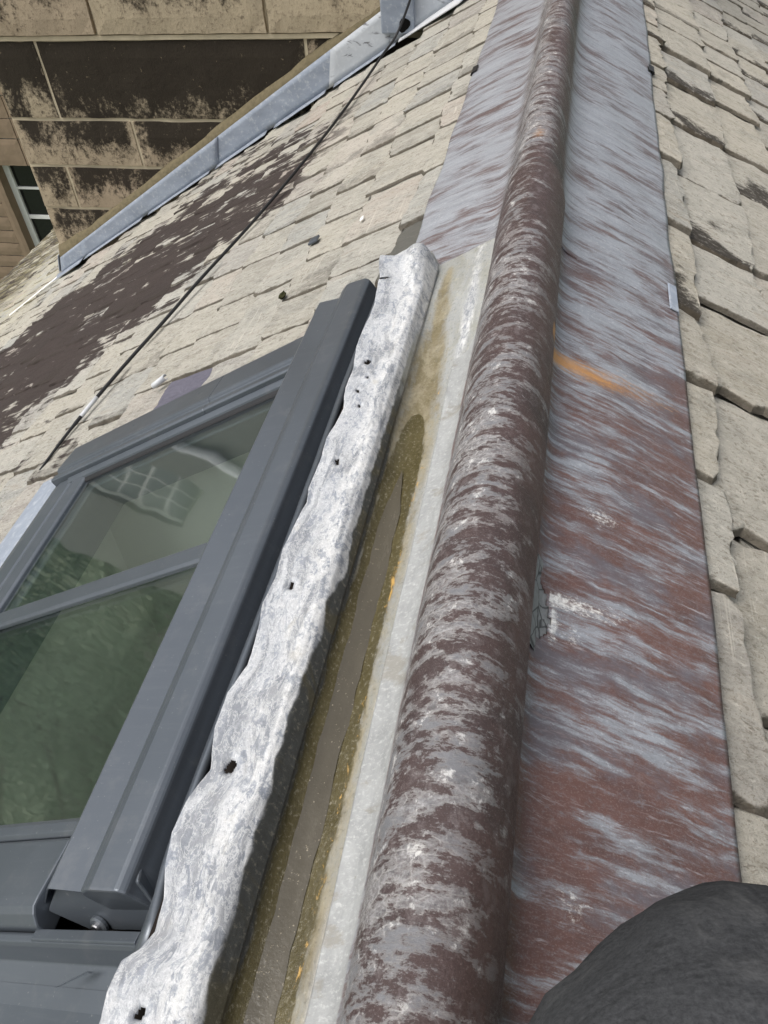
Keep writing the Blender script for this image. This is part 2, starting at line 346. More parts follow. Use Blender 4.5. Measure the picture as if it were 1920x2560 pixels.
def stone_mat():
    t = NT('soot_sandstone', .9, .15); g = t.gen(); p = t.pos(); s = t.attr('soot', obj=True); rd = t.rnd()
    n1 = t.noise(p, 4, 8, .66, .5); n2 = t.noise(p, 60, 7, .76); n3 = t.noise(t.mapv(p, (90, 90, 18)), 1, 5); nb = t.noise(t.mapv(p, (9, 9, 5), (2, 0, 4)), 1, 7, .7, .4)
    gz = t.sep(g)[2]; gx = t.sep(g)[0]
    base = t.mix(n1, srgb(150, 139, 119), srgb(196, 181, 153)); base = t.mix(t.mul(rd, .45), base, srgb(160, 138, 120))
    base = t.mix(t.mul(t.ss(n2, .5, .66), .6), base, srgb(104, 92, 76)); base = t.mix(t.mul(t.ss(nb, .5, .7), .5), base, srgb(118, 104, 84))
    top = t.ss(gz, .05, .8); edge = t.mul(t.ss(gx, -.02, .14), t.ss(gx, 1.02, .9))
    m = t.add(t.add(t.mul(t.mul(top, edge), .55), t.math('SUBTRACT', s, .78)), t.add(t.mul(t.math('SUBTRACT', nb, .5), 2.0), t.mul(t.math('SUBTRACT', n2, .5), 1.3)))
    sm = t.ss(m, -.15, .36)
    black = t.mix(n2, srgb(12, 11, 10), srgb(52, 46, 40))
    c = t.mix(t.mul(sm, .95), base, black)
    sp = t.ss(t.noise(p, 34, 5, .75, .5), .64, .69); c = t.mix(t.mul(sp, .6), c, srgb(158, 142, 116))
    return t.out(c, .9, [(n1, .5, .012), (nb, .5, .008), (n2, .8, .005), (n3, .4, .002)])
def grey_metal():
    t = NT('grey_powder_coat', .38, .5); p = t.pos(); n = t.noise(p, 900, 2); n2 = t.noise(p, 6, 4)
    c = t.mix(n2, srgb(84, 90, 97), srgb(96, 102, 109)); dust = t.noise(p, 260, 3)
    c = t.mix(t.mul(t.ss(dust, .68, .74), .45), c, srgb(150, 150, 150)); run = t.noise(t.mapv(p, (10, 120, 10)), 1, 6, .7); c = t.mix(t.mul(t.ss(run, .5, .72), .1), c, srgb(128, 130, 134)); bl = t.noise(p, 30, 6, .7); c = t.mix(t.mul(t.ss(bl, .52, .7), .16), c, srgb(132, 132, 132))
    return t.out(c, t.ss(n2, .3, .7, .30, .40), [(n, .05, .0004)], .45)
def glass_mat():
    m = bpy.data.materials.new('window_glass'); m.use_nodes = True; T = m.node_tree; N = T.nodes; N.remove(N['Principled BSDF']); o = N['Material Output']
    tr = N.new('ShaderNodeBsdfTransparent'); tr.inputs[0].default_value = (.93, .97, .95, 1)
    gl = N.new('ShaderNodeBsdfGlossy'); gl.inputs['Roughness'].default_value = .035; gl.inputs[0].default_value = (1, 1, 1, 1)
    fr = N.new('ShaderNodeFresnel'); fr.inputs[0].default_value = 1.75
    tc = N.new('ShaderNodeNewGeometry'); io = N.new('ShaderNodeMapRange'); io.inputs[3].default_value = 2.3; io.inputs[4].default_value = 1/2.3; T.links.new(tc.outputs['Backfacing'], io.inputs[0]); T.links.new(io.outputs[0], fr.inputs[0]); nz = N.new('ShaderNodeTexNoise'); nz.inputs['Scale'].default_value = 5; nz.inputs['Detail'].default_value = 1
    T.links.new(tc.outputs['Position'], nz.inputs[0]); bp = N.new('ShaderNodeBump'); bp.inputs['Strength'].default_value = .065; bp.inputs['Distance'].default_value = .02
    T.links.new(nz.outputs[0], bp.inputs['Height']); T.links.new(bp.outputs[0], gl.inputs['Normal'])
    dz = N.new('ShaderNodeTexNoise'); dz.inputs['Scale'].default_value = 240; dz.inputs['Detail'].default_value = 2; T.links.new(tc.outputs['Position'], dz.inputs[0])
    mr = N.new('ShaderNodeMapRange'); mr.inputs[1].default_value = .74; mr.inputs[2].default_value = .80; mr.inputs[4].default_value = .4; T.links.new(dz.outputs[0], mr.inputs[0])
    df = N.new('ShaderNodeBsdfDiffuse'); df.inputs[0].default_value = (.5, .52, .5, 1)
    mx = N.new('ShaderNodeMixShader'); T.links.new(fr.outputs[0], mx.inputs[0]); T.links.new(tr.outputs[0], mx.inputs[1]); T.links.new(gl.outputs[0], mx.inputs[2])
    m2 = N.new('ShaderNodeMixShader'); T.links.new(mr.outputs[0], m2.inputs[0]); T.links.new(mx.outputs[0], m2.inputs[1]); T.links.new(df.outputs[0], m2.inputs[2])
    T.links.new(m2.outputs[0], o.inputs[0]); return m
def flash_mat():
    t = NT('flashing_lead', .5, .4); p = t.pos(); n1 = t.noise(t.mapv(p, (9, 9, 22)), 1, 6, .6, .5); n2 = t.noise(p, 60, 6, .7)
    c = t.mix(n1, srgb(112, 120, 132), srgb(158, 166, 178)); c = t.mix(t.mul(t.ss(n2, .5, .7), .5), c, srgb(188, 192, 196))
    ds = t.attr('soot', obj=True); c = t.mix(t.mul(ds, .6), c, srgb(196, 198, 198)); c = t.mix(t.mul(t.mul(t.ss(n1, .55, .62), ds), .9), c, srgb(52, 46, 46))
    return t.out(c, .5, [(t.noise(p, 14, 3), .4, .01), (n2, .3, .002)])
def fabric_mat():
    t = NT('dark_trouser_fabric', .95, .1); p = t.pos(); n = t.noise(p, 14, 4, .6, .6); f = t.noise(p, 420, 3, .7); q = t.noise(p, 60, 4, .7)
    c = t.mix(f, srgb(30, 31, 33), srgb(78, 79, 81)); c = t.mix(t.mul(t.ss(n, .48, .72), t.ss(q, .3, .7, .3, .9)), c, srgb(112, 112, 112))
    t.b.inputs['Sheen Weight'].default_value = .0
    return t.out(c, .95, [(n, .5, .014), (f, .5, .0010)])
M = dict(lead=lead_ridge_mat(), gutter=gutter_mat(), slate=slate_mat(), stone=stone_mat(), grey=grey_metal(), glass=glass_mat(), flash=flash_mat(), fabric=fabric_mat(),
    deck=mat_plain('roof_deck_felt', srgb(40, 36, 33), .95, .1), mortar=mat_plain('pale_mortar', srgb(196, 184, 158), .95, .1, .2, 30, .4),
    fillet=mat_plain('mossy_mortar', srgb(112, 103, 82), .95, .1, .5, 60, .9), black=mat_plain('black_rubber', srgb(34, 34, 36), .5, .4),
    white=mat_plain('white_paint', srgb(240, 240, 236), .5, .4, .06), tape=mat_plain('pale_tape', srgb(196, 198, 200), .6, .3), dark=mat_plain('dark_void', srgb(16, 15, 14), .9, .1),
    plaster=mat_plain('cream_plaster', srgb(206, 208, 202), .8, .2, .05, 4), floor=mat_plain('dark_floor', srgb(60, 54, 48), .7, .3), rust=mat_plain('rusty_iron', srgb(112, 70, 48), .8, .3, .4, 40, .5),
    brown=mat_plain('brown_sandstone', srgb(146, 128, 108), .9, .1, .22, 9, .4), curtain=mat_plain('grey_blind', srgb(120, 118, 106), .9, .1, .1, 5), moss=mat_plain('dark_moss', srgb(52, 52, 34), .95, .1, .5, 120, .6),
    steel=mat_plain('bare_steel', srgb(170, 170, 172), .3, .5, .1, 40, 0, 1), leaf=None, bark=mat_plain('tree_bark', srgb(86, 72, 58), .9, .1, .3, 14, .6), grass=mat_plain('lawn', srgb(104, 114, 92), .95, .1, .35, 3),
    core=None, harling=mat_plain('grey_harling', srgb(150, 152, 146), .95, .1, .12, 12), palepane=mat_plain('pale_window_pane', srgb(150, 156, 154), .1, .5, .05, 2), winglass=mat_plain('dark_window_glass', srgb(24, 26, 26), .06, .5, .05, 2))
def leafm():
    t = NT('leaf_green', .6, .3); q = t.attr('rnd'); c = t.mix(q, srgb(86, 112, 84), srgb(150, 176, 144)); return t.out(c, .6)
M['leaf'] = leafm()
def corem():
    t = NT('exposed_grey_core', .9, .15); p = t.pos(); n = t.noise(p, 120, 6, .7, .5); v = t.voro(t.mapv(p, (60, 45, 60)), 1, 'DISTANCE_TO_EDGE')
    c = t.mix(n, srgb(112, 114, 114), srgb(158, 160, 158)); c = t.mix(t.mul(t.math('SUBTRACT', 1, t.ss(v, 0, .06)), .7), c, srgb(30, 30, 30)); return t.out(c, .9, [(n, .7, .004)])
M['core'] = corem()

# ------------------------------------------------------------------ ground and hidden room
gr = tag(mesh('ground', [(-4000, -4000, -8), (4000, -4000, -8), (4000, 4000, -8), (-4000, 4000, -8)], [(0, 1, 2, 3)], M['grass']), kind='structure')
V, F = boxmesh(-3.0, -.15, -.4, 2.4, -3.9, -1.75)
rm = mesh('room', V, [tuple(reversed(f)) for f in F], M['floor'])
bm = bmesh.new(); bm.from_mesh(rm.data); bm.faces.ensure_lookup_table()
top = [f for f in bm.faces if all(abs(v.co.z+1.75) < 1e-4 for v in f.verts)]; bmesh.ops.delete(bm, geom=top, context='FACES_ONLY'); bm.to_mesh(rm.data); bm.free()
tag(rm, kind='structure')

# ------------------------------------------------------------------ roof slopes with slates
SKY_S0, SKY_S1, SKY_Y0, SKY_Y1 = .36, .93, .22, .955          # opening under the glass
WALL_Y = 3.35
def deck(P, smax, ranges):
    V = []; F = []
    for s0, s1, y0, y1 in ranges:
        b = len(V); V += [P(s0, y0, -.036), P(s1, y0, -.036), P(s1, y1, -.036), P(s0, y1, -.036)]; F.append((b, b+3, b+2, b+1) if P is LP else (b, b+1, b+2, b+3))
    return V, F
SE = 4.30/C30                                  # left eave
dl = deck(LP, SE, [(0, SKY_S0, -1.2, 8.4), (SKY_S1, SE, -1.2, 8.4), (SKY_S0, SKY_S1, -1.2, SKY_Y0), (SKY_S0, SKY_S1, SKY_Y1, 8.4)])
roofL = tag(mesh('roof_slope_left', *dl, M['deck']), kind='structure')
dr = deck(RP, 4, [(0, 4.4, -1.2, 8.4)])
roofR = tag(mesh('roof_slope_right', *dr, M['deck']), kind='structure')

def slate_variant(seed, L=.30):
    """unit-width stone slate lying along +x (tail at x=0, head at -L); near edge is at b=+.5; ragged, chamfered outline"""
    rg = random.Random(seed); t = .0098*rg.uniform(.75, 1.5); pts = []
    nb = 12
    def jag(i, a): return a*(rg.random()-.5)
    sk = rg.uniform(-.012, .012)
    for i in range(nb+1):                       # tail edge from b=-.5 to .5
        b = -.5+i/nb; cx = -.012*rg.random() if i in (0, nb) else 0
        pts.append([jag(i, .0055)+.006*mn.noise(Vector((b*3.1, seed*3.3, 0)))+sk*b*2+cx, b])
    for i in range(1, 11): pts.append([-L*.8*i/10+jag(i, .008), .5+jag(i, .05)+.02*mn.noise(Vector((i*.45, seed, 2)))])
    pts.append([-L, .49]); pts.append([-L, -.49])
    for i in range(9, 0, -1): pts.append([-L*.8*i/10+jag(i, .008), -.5+jag(i, .03)])
    n = len(pts); V = []; ed = []; rim = []
    rings = ((0, 0, 0), (.45, .0012, .10), (.84, .0030, .35), (1, .0058, 1))
    rr = [rg.random() for _ in range(n)]
    for k, (h, ins, _) in enumerate(rings):
        for i, (a, b) in enumerate(pts):
            ii = ins*(.3+1.5*rr[i]) if k else -.002*rr[(i*7) % n]
            if a <= -L+.001: ii = 0
            q = rg.random()*.003 if k in (1, 2) else 0
            na = a-ii-q if a > -.03 else a
            wb = ii/.16
            nbv = b - (wb if b > .3 else (-wb if b < -.3 else 0))
            V.append((na, nbv, t*h + (mn.noise(Vector((a*20, b*4, seed)))*.0018 if k == 3 else 0))); ed.append(sstep(.22, .5, b)*sstep(-.26, -.2, a)*(.7+.3*rr[i]) if a < .02 else 0); rim.append((1., .9, .55, 0.)[k])
    F = []
    for k in range(len(rings)-1):
        for i in range(n):
            j = (i+1) % n; F.append((k*n+i, k*n+j, (k+1)*n+j, (k+1)*n+i))
    F.append(tuple(range((len(rings)-1)*n, len(rings)*n)))
    F.append(tuple(range(n))[::-1])
    return V, F, ed, t, rim
VAR = [slate_variant(i) for i in range(12)]
VME = []
for V, F, ed, t, rim in VAR:
    me = bpy.data.meshes.new('slate'); me.from_pydata(V, [], F); me.update(); a = me.attributes.new('edge', 'FLOAT', 'POINT'); a.data.foreach_set('value', ed); a = me.attributes.new('rim', 'FLOAT', 'POINT'); a.data.foreach_set('value', rim); me.materials.append(M['slate']); VME.append(me)

def slate_matrix(P, s, yc, wid, var, rg, left):
    t = VAR[var][3]
    D = (P(1, 0, 0)-P(0, 0, 0)); N = (P(0, 0, 1)-P(0, 0, 0)); B = Vector((0, -1, 0)) if left else Vector((0, 1, 0))
    near = 1 if left else -1                    # b sign of the edge facing -y
    L = .30; tilt = math.atan2(2.2*.0125+rg.uniform(-.002, .002), L)
    m = Matrix((D, B, N)).transposed().to_4x4()
    m = Matrix.Translation(P(s, yc, -.034+2.2*.0125+rg.uniform(0, .003))) @ m @ Matrix.Rotation(rg.uniform(-.012, .012), 4, 'Z') @ Matrix.Rotation(-tilt*-1*0, 4, 'Y')
    m = m @ Matrix.Rotation(-tilt, 4, 'Y')
    lift = (rg.uniform(.0, .026) if left else rg.uniform(.01, .055)) if rg.random() < .8 else rg.uniform(-.01, .01)
    m = m @ Matrix.Rotation(lift*near, 4, 'X') @ Matrix.Diagonal((1, wid*.992*near, 1.05, 1)) if near < 0 else m @ Matrix.Rotation(lift*near, 4, 'X') @ Matrix.Diagonal((1, wid*.992, .62, 1))
    return m
def courses(P, tails, left, yrange, fixed, skip, seed):
    rg = random.Random(seed); out = []
    for ci, xt in enumerate(tails):
        y0, y1 = yrange(xt)
        ys = list(fixed.get(ci, []))
        if ys:
            y = ys[0]
            while y > y0: y -= rg.uniform(.15, .25); ys.insert(0, y)
            y = ys[-1]
        else:
            y = y0-rg.random()*.2; ys = [y]
        while y < y1: y += rg.uniform(.13, .24); ys.append(y)
        for a, b in zip(ys, ys[1:]):
            s = (xt+rg.uniform(-.004, .004))/C30
            if skip(xt, a, b): continue
            a2, b2 = a, b
            out.append((s, (a2+b2)/2, b2-a2, rg.randrange(12), rg.random()))
    return out
def build_slates(roof, P, items, left, seed, special=None):
    rg = random.Random(seed); rec = []
    for it in items:
        s, yc, wd, var, rv = it
        m = slate_matrix(P, s, yc, wd, var, rg, left)
        pr = project(P(s-.06, yc, 0)); size = -1
        if pr and -80 < pr[0] < 2000 and -80 < pr[1] < 2640:
            size = wd*.12/pr[2]**2
        if special and special(s*C30, yc) == 'drop': continue
        rec.append((size, m, var, rv, s*C30, yc))
    rec.sort(key=lambda r: -r[0]); ind = [r for r in rec if r[0] > 0][:300]; rest = rec[len(ind):]
    inds = set(id(r) for r in ind); rest = [r for r in rec if id(r) not in inds]
    for size, m, var, rv, xx, yc in ind:
        o = bpy.data.objects.new('slate', VME[var]); col.objects.link(o); o.parent = roof; o.matrix_world = m
        if special:
            sp = special(xx, yc)
            if sp: o[sp] = 1.0; tag(o, label='smooth purple grey replacement slate' if sp == 'purple' else 'dark grey slate half under the lead')
    V = []; F = []; E = []; Q = []; RM = []
    for size, m, var, rv, xx, yc in rest:
        v0, f0, e0, _, r0 = VAR[var]; RM += r0; b = len(V); V += [m @ Vector(v) for v in v0]; F += [tuple(i+b for i in f) for f in f0]; E += e0; Q += [rv]*len(v0)
    tag(mesh('slate_field', V, F, M['slate'], roof, attrs={'edge': E, 'rnd': Q, 'rim': RM}), kind='stuff')

tailsL = [.255, .385, .50, .612, .73, .845]
while tailsL[-1] < 4.2: tailsL.append(tailsL[-1]+.117*random.uniform(.97, 1.03))
tailsR = [.29, .44, .578, .71, .84]
while tailsR[-1] < 3.6: tailsR.append(tailsR[-1]+.13*random.uniform(.97, 1.03))
def skipL(x, a, b):
    if b > WALL_Y+.03 and x < 2.47: return True
    mid = (a+b)/2
    if x < .90+.0 and b > .06 and a < 1.045: return True
    if .90 <= x < 1.0 and b > .1 and a < .99: return True
    if x < .36 and b > -.2 and a < 1.17: return True
    return False
fixL = {0: [1.19, 1.395, 1.64, 1.887, 2.06], 1: [1.06, 1.207, 1.328, 1.47, 1.70, 1.90], 2: [1.06, 1.20, 1.336, 1.50, 1.68, 1.85], 3: [1.07, 1.20, 1.46, 1.66, 1.82], 4: [1.06, 1.23, 1.38, 1.51, 1.71], 5: [1.06, 1.25, 1.40, 1.59, 1.75], 6: [1.06, 1.20, 1.39, 1.61, 1.80]}
itemsL = courses(LP, tailsL, True, lambda x: (-.9, 3.38 if x < 2.47 else 8.2), fixL, skipL, 3)
def specL(x, y):
    if abs(x-.73) < .012 and 1.06 < y < 1.23: return 'purple'
    if abs(x-.255) < .012 and 1.19 < y < 1.395: return 'darkgrey'
build_slates(roofL, LP, itemsL, True, 5, specL)
fixR = {0: [.095, .34, .59, .77, .97, 1.16, 1.46, 1.755, 2.0, 2.18, 2.36], 1: [.18, .455, .706, 1.0, 1.25, 1.464, 1.754, 2.05, 2.356, 2.6, 2.86], 2: [.3, .62, .9, 1.2, 1.5, 1.86, 2.1, 2.45]}
itemsR = courses(RP, tailsR, False, lambda x: (-.9, 8.2), fixR, lambda x, a, b: False, 9)
build_slates(roofR, RP, itemsR, False, 11)

# ------------------------------------------------------------------ lead ridge sheets
def arc(sec):
    u = [0]
    for a, b in zip(sec, sec[1:]): u.append(u[-1]+math.hypot(b[0]-a[0], b[1]-a[1]))
    return u
def sheet(name, sec, ys, u0, rollfn, disp, extra, mat, parent=None, drop=None, vlimit=None):
    U = arc(sec); k = len(sec); V = []; A = []; RO = []; X = {q: [] for q in extra}
    for iy, y in enumerate(ys):
        for j, (x, z) in enumerate(sec):
            u = U[j]-u0; yy = y
            if vlimit: yy = vlimit(u, y)
            dx, dz = disp(u, yy, j/(k-1)); V.append((x+dx, yy, z+dz)); A.append((u, yy, 0)); RO.append(rollfn(u))
            for q, fn in extra.items(): X[q].append(fn(u, yy, x+dx))
    F = []
    for i in range(len(ys)-1):
        for j in range(k-1):
            a = i*k+j
            if drop and drop(V[a], A[a]): continue
            F.append((a, a+1, a+k+1, a+k))
    X.update(uvw=A, roll=RO)
    return mesh(name, V, F, mat, parent, True, X)
def frange(a, b, st):
    n = int(round((b-a)/st)); return [a+(b-a)*i/n for i in range(n+1)]
ROLLC = .0055
near_pts = [(-.076, -.0640), (-.066, -.0575), (-.057, -.0500), (-.0505, -.040), (-.0468, -.025), (-.044, -.006), (-.037, .020), (-.024, .040), (-.006, .052), (.010, .053), (.028, .045), (.042, .029), (.0502, .012), (.0532, -.003), (.0508, -.0165), (.0530, -.0255), (.0615, -.0360), (.080, -.0465), (.11, -.0600), (.15, -.0795), (.20, -.1055), (.242, -.1285)]
sec = crom(near_pts, 6); Ucrease = arc(sec)[14*6]; Ufoot = arc(sec)[3*6]-Ucrease
def effl(u, y, x):
    v = 0
    if .055 < x < .24:
        d = abs(y-(.466+.09*(x-.07))); t = (x-.068)/.13
        if t > 0: v = max(v, (1-t)*.95*math.exp(-(d/(.010+.012*t))**2))
        v = max(v, .9*math.exp(-(((x-.074)/.006)**2+((y-.44)/.03)**2)))
        v = max(v, .55*math.exp(-(((x-.092)/.014)**2+((y-.43)/.016)**2)))
        v = max(v, .62*math.exp(-(((x-.12)/.028)**2+((y-.60)/.016)**2)))
        v = max(v, .5*math.exp(-(((x-.10)/.02)**2+((y-.20)/.02)**2)))
    return v
def rustf(u, y, x):
    if .05 < x < .225:
        t = (x-.054)/.16; d = abs(y-(.841+.13*(x-.054))); return 1.0*(1-t*.7)*math.exp(-(d/(.019+.016*min(t, .6)))**2)
    return 0
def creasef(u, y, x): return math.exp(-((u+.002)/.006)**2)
def disp_near(u, y, f):
    d = .0026*fbm(u*5, y*3.2, 1) + .0012*fbm(u*16, y*11, 4)
    dz = d; dx = .0022*fbm(0, y*2.2, 9)
    if u < 0: dz += .003*fbm(u*7, y*6, 12)
    if u > .03: dz += .0012*fbm(u*3, y*9, 22)*sstep(.03, .1, u)
    return dx, dz
def inhole(v, a):
    x, y, z = v
    if not (.0495 < x < .078) or z > -.0175: return False
    wdt = interp([(.405, 0), (.415, .013), (.424, .0175), (.438, .019), (.452, .0165), (.463, .0135), (.478, .008), (.495, .002), (.50, 0)], y)
    return x-.0510 < wdt + .0016*mn.noise(Vector((y*160, x*100, 0))) and .405 < y < .498
def vl_near(u, y):
    if y > 1.1:
        e = 1.205 + (.045*sstep(-.02, -.06, u) if u < 0 else 0) + .006*mn.noise(Vector((u*22, 3, 1))) - .012*sstep(.16, .20, u)
        return lerp(1.1, e, (y-1.1)/.1)
    return y
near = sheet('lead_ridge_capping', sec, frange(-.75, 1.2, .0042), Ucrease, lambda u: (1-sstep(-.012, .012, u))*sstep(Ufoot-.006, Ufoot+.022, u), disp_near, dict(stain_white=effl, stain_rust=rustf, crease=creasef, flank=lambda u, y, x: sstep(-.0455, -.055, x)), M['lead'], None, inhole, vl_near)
solid(near, .0026)
tag(near, 'brown and grey streaked lead ridge sheet with torn hole beside the roll', 'lead flashing', 'lead ridge sheets')
# grey core showing in the tear
V = []; F = []; ny, nx = 46, 14
for i in range(ny):
    for j in range(nx):
        y = lerp(.398, .505, i/(ny-1)); x = lerp(.0495, .084, j/(nx-1)); z = interp([(.049, -.012), (.054, -.0215), (.0605, -.0355), (.070, -.0435), (.084, -.0525)], x)+.0022*fbm(x*90, y*70, 5)+.001*fbm(x*300, y*300, 2)-.0012
        V.append((x, y, z))
F = [(i*nx+j, i*nx+j+1, (i+1)*nx+j+1, (i+1)*nx+j) for i in range(ny-1) for j in range(nx-1)]
tag(mesh('exposed_core', V, F, M['core'], near, True), label='grey crumbled core showing through the tear')

far_pts = [(-.196, -.1035), (-.17, -.089), (-.13, -.070), (-.09, -.0525), (-.062, -.041), (-.047, -.029), (-.038, -.012), (-.033, .008), (-.025, .027), (-.011, .038), (.004, .041), (.020, .037), (.034, .023), (.042, .003), (.048, -.016), (.060, -.033), (.080, -.0465), (.11, -.0605), (.15, -.0805), (.20, -.107), (.243, -.132)]
sec2 = crom(far_pts, 5); Uc2 = arc(sec2)[14*5]; UL = arc(sec2)[5*5]
def disp_far(u, y, f):
    d = .0024*fbm(u*5, y*3, 31)+.001*fbm(u*15, y*10, 34); dx = .003*fbm(0, y*1.8, 39)
    tx = .004*mn.noise(Vector((y*7, 0, 2)))*sstep(.85, 1, f) - .004*mn.noise(Vector((y*6, 5, 2)))*sstep(.15, 0, f)
    return dx+tx, d
def roll2(u): return (1-sstep(-.01, .014, u))*sstep(UL-Uc2-.012, UL-Uc2+.014, u)
def vl_far(u, y):
    if y < 1.25:
        e = 1.085 + .015*mn.noise(Vector((u*14, 8, 0))) if u < UL-Uc2 else 1.12
        return lerp(e, 1.25, (y-1.1)/.15)
    return y
farS = sheet('lead_ridge_capping', sec2, frange(1.1, WALL_Y+.01, .0055), Uc2, roll2, disp_far, dict(stain_white=lambda u, y, x: .45*math.exp(-(((x+.165)/.006)**2+((y-1.33)/.07)**2)), stain_rust=lambda u, y, x: .55*math.exp(-(((x-.0)/.014)**2+((y-1.38)/.03)**2)), crease=lambda u, y, x: 0), M['lead'], None, None, vl_far)
solid(farS, .0024)
tag(farS, 'blue grey lead ridge sheet with slimmer roll running away to the wall', 'lead flashing', 'lead ridge sheets')
# securing clips folded over the wing edges
def clip(P, s, y0, y1, parent, mat):
    pr = [(s-.012, .006), (s+.004, .004), (s+.008, .009), (s+.003, .0135), (s-.010, .0125), (s-.012, .011), (s+.002, .0118), (s+.0055, .009), (s+.003, .0058), (s-.012, .0078)]
    V, F = extrude_profile(pr, [y0, (y0+y1)/2+.002, y1], P); o = fixn(mesh('clip', V, F, mat, parent)); return o
clip(RP, .268, 1.115, 1.19, farS, M['flash']); clip(RP, .278, 2.235, 2.275, farS, M['black']); clip(LP, .222, 2.14, 2.185, farS, M['black'])

# ------------------------------------------------------------------ back gutter behind the skylight
WL = sorted([(y, x) for x, y in [(-0.2058, 0.0693), (-0.2094, 0.0846), (-0.2075, 0.1039), (-0.1972, 0.1133), (-0.1913, 0.1251), (-0.1938, 0.1471), (-0.2019, 0.1693), (-0.2058, 0.1936), (-0.2042, 0.2202), (-0.1941, 0.2479), (-0.1981, 0.2617), (-0.2036, 0.2861), (-0.2039, 0.3181), (-0.194, 0.3488), (-0.1969, 0.3791), (-0.2024, 0.4194), (-0.1992, 0.449), (-0.2019, 0.492), (-0.1994, 0.5288), (-0.196, 0.5574), (-0.1992, 0.5769), (-0.1975, 0.6228), (-0.1992, 0.6632), (-0.1926, 0.7205), (-0.1992, 0.7617), (-0.2, 0.806), (-0.2059, 0.869), (-0.2027, 0.9566), (-0.2099, 1.0264), (-.215, 1.10), (-.20, -.3), (-.203, 0.0), (-.198, -.12)]])
WR = sorted([(y, x) for x, y in [(-0.1411, 0.0794), (-0.1442, 0.1015), (-0.1434, 0.128), (-0.1422, 0.15), (-0.1437, 0.1761), (-0.1435, 0.2041), (-0.1425, 0.238), (-0.1445, 0.278), (-0.1447, 0.2926), (-0.1438, 0.3337), (-0.1429, 0.3705), (-0.1399, 0.4023), (-0.1429, 0.4322), (-0.1365, 0.4743), (-0.1391, 0.5281), (-0.1389, 0.5731), (-.138, .8), (-.136, 1.1), (-.142, -.3)]])
gut = empty('lead_back_gutter', (-.1, .5, -.08)); tag(gut, 'pale lead gutter channel with wet algae between skylight and ridge roll', 'gutter')
sole_pts = [(-.030, -.030), (-.046, -.045), (-.058, -.054), (-.070, -.0625), (-.085, -.071), (-.099, -.0775), (-.110, -.0795), (-.120, -.0785), (-.1275, -.074), (-.1335, -.066), (-.139, -.056), (-.1435, -.047), (-.150, -.0435)]
sole = crom(sole_pts, 6)
def wingz(x): return -abs(x)*T30+.0095
def dsole(u, y, f):
    x = sole[int(round(f*(len(sole)-1)))][0]; z = sole[int(round(f*(len(sole)-1)))][1]
    rise = sstep(.80, 1.11, y); target = max(z, wingz(x)-.002)
    return 0, (target-z)*rise + .0013*fbm(u*8, y*5, 51)+.0006*fbm(u*30, y*22, 52)
def olivef(u, y, x):
    c = -.110+.006*fbm(0, y*4, 3); wd = interp([(.0, .040), (.75, .032), (.95, .017), (1.10, .010)], y)
    v = math.exp(-((x-c)/wd)**2); return v*interp([(.9, 1), (1.08, .75), (1.13, 0)], y)
def grime_shadef(u, y, x): return sstep(-.124, -.133, x)*interp([(.0, 1), (.62, .9), (.8, .45), (1.0, .1)], y)  # darkens the upstand face: grime, with its shade mixed into the colour
def wetf(u, y, x):
    e = interp([(.0, .024), (.55, .021), (.68, .019), (.73, .016), (.752, .011), (.764, .005), (.770, -.004)], y)+.002*fbm(0, y*20, 4); c = -.1085
    return .5+ (e-abs(x-c))*60 
def lichf(u, y, x): return .62*math.exp(-((x+.088)/.0065)**2)*(.55+.6*max(0, mn.noise(Vector((y*9, 1, 3)))+.3))*sstep(.98, .8, y)
so_ = sheet('gutter_sole', sole, frange(-.5, 1.125, .004), 0, lambda u: 0, dsole, dict(olive=olivef, grime=grime_shadef, wet=wetf, lichen=lichf, white=lambda u, y, x: .52*math.exp(-((x+.068)/.014)**2)+.25*mn.noise(Vector((y*7, x*40, 2)))), M['gutter'])
fixn(so_); setparent(so_, gut)
# white encrusted upstand with scalloped edge and nail holes
HOLES = [(-.183, .82, .0075), (-.176, .787, .004), (-.182, .757, .0045), (-.174, .728, .0045), (-.177, .625, .006), (-.180, .443, .006), (-.178, .253, .0085), (-.181, .0755, .007), (-.178, -.12, .006)]
ns = 52; V = []; A = []; F = []; W_ = []; ys = frange(-.3, 1.165, .0016)
SZ = sorted(sole_pts)
def solez(x): return interp(SZ, x)
for y in ys:
    xr = -.1325; xw = interp(WR, y)+.0016*fbm(0, y*40, 2); xl = interp(WL, y)+.0014*fbm(0, y*22, 7); e = sstep(.98, 1.10, y)
    xl = lerp(xl, -.222, sstep(1.03, 1.1, y))
    for j in range(ns):
        f = j/(ns-1); x = lerp(xr, xl, f)
        z = interp([(0, -.0662), (.07, -.0575), (.16, -.0490), (.28, -.0435), (.42, -.0435), (.62, -.0490), (.85, -.0580), (.95, -.0635), (1, -.0680)], f) + .0016*fbm(f*2, y*5, 61)+.0008*fbm(f*7, y*30, 62)
        z += e*(.012*math.exp(-((f-.3)/.25)**2)) + (.006 if f > .2 else .006*f/.2)*e
        if y > 1.10:                            # folded dam closing the end
            q = sstep(1.10, 1.165, y); x = lerp(x, lerp(-.150, -.228, f), q); z = lerp(z, max(wingz(x)+.004, z-.085*q), q)
        if y < 1.10: z = max(z, solez(x)+.0016)
        hump = 0
        for hx, hy, hr in HOLES:
            d = math.hypot(x-hx, (y-hy)*.8); hump += .0022*math.exp(-((d-hr)/.004)**2)-.004*math.exp(-(d/hr)**2)
        V.append((x, y, z+hump)); A.append((.3+f*.075, y, 0)); W_.append(lerp(sstep(xw+.0035, xw-.0035, x), 1, sstep(.85, 1.0, y)))
k = ns
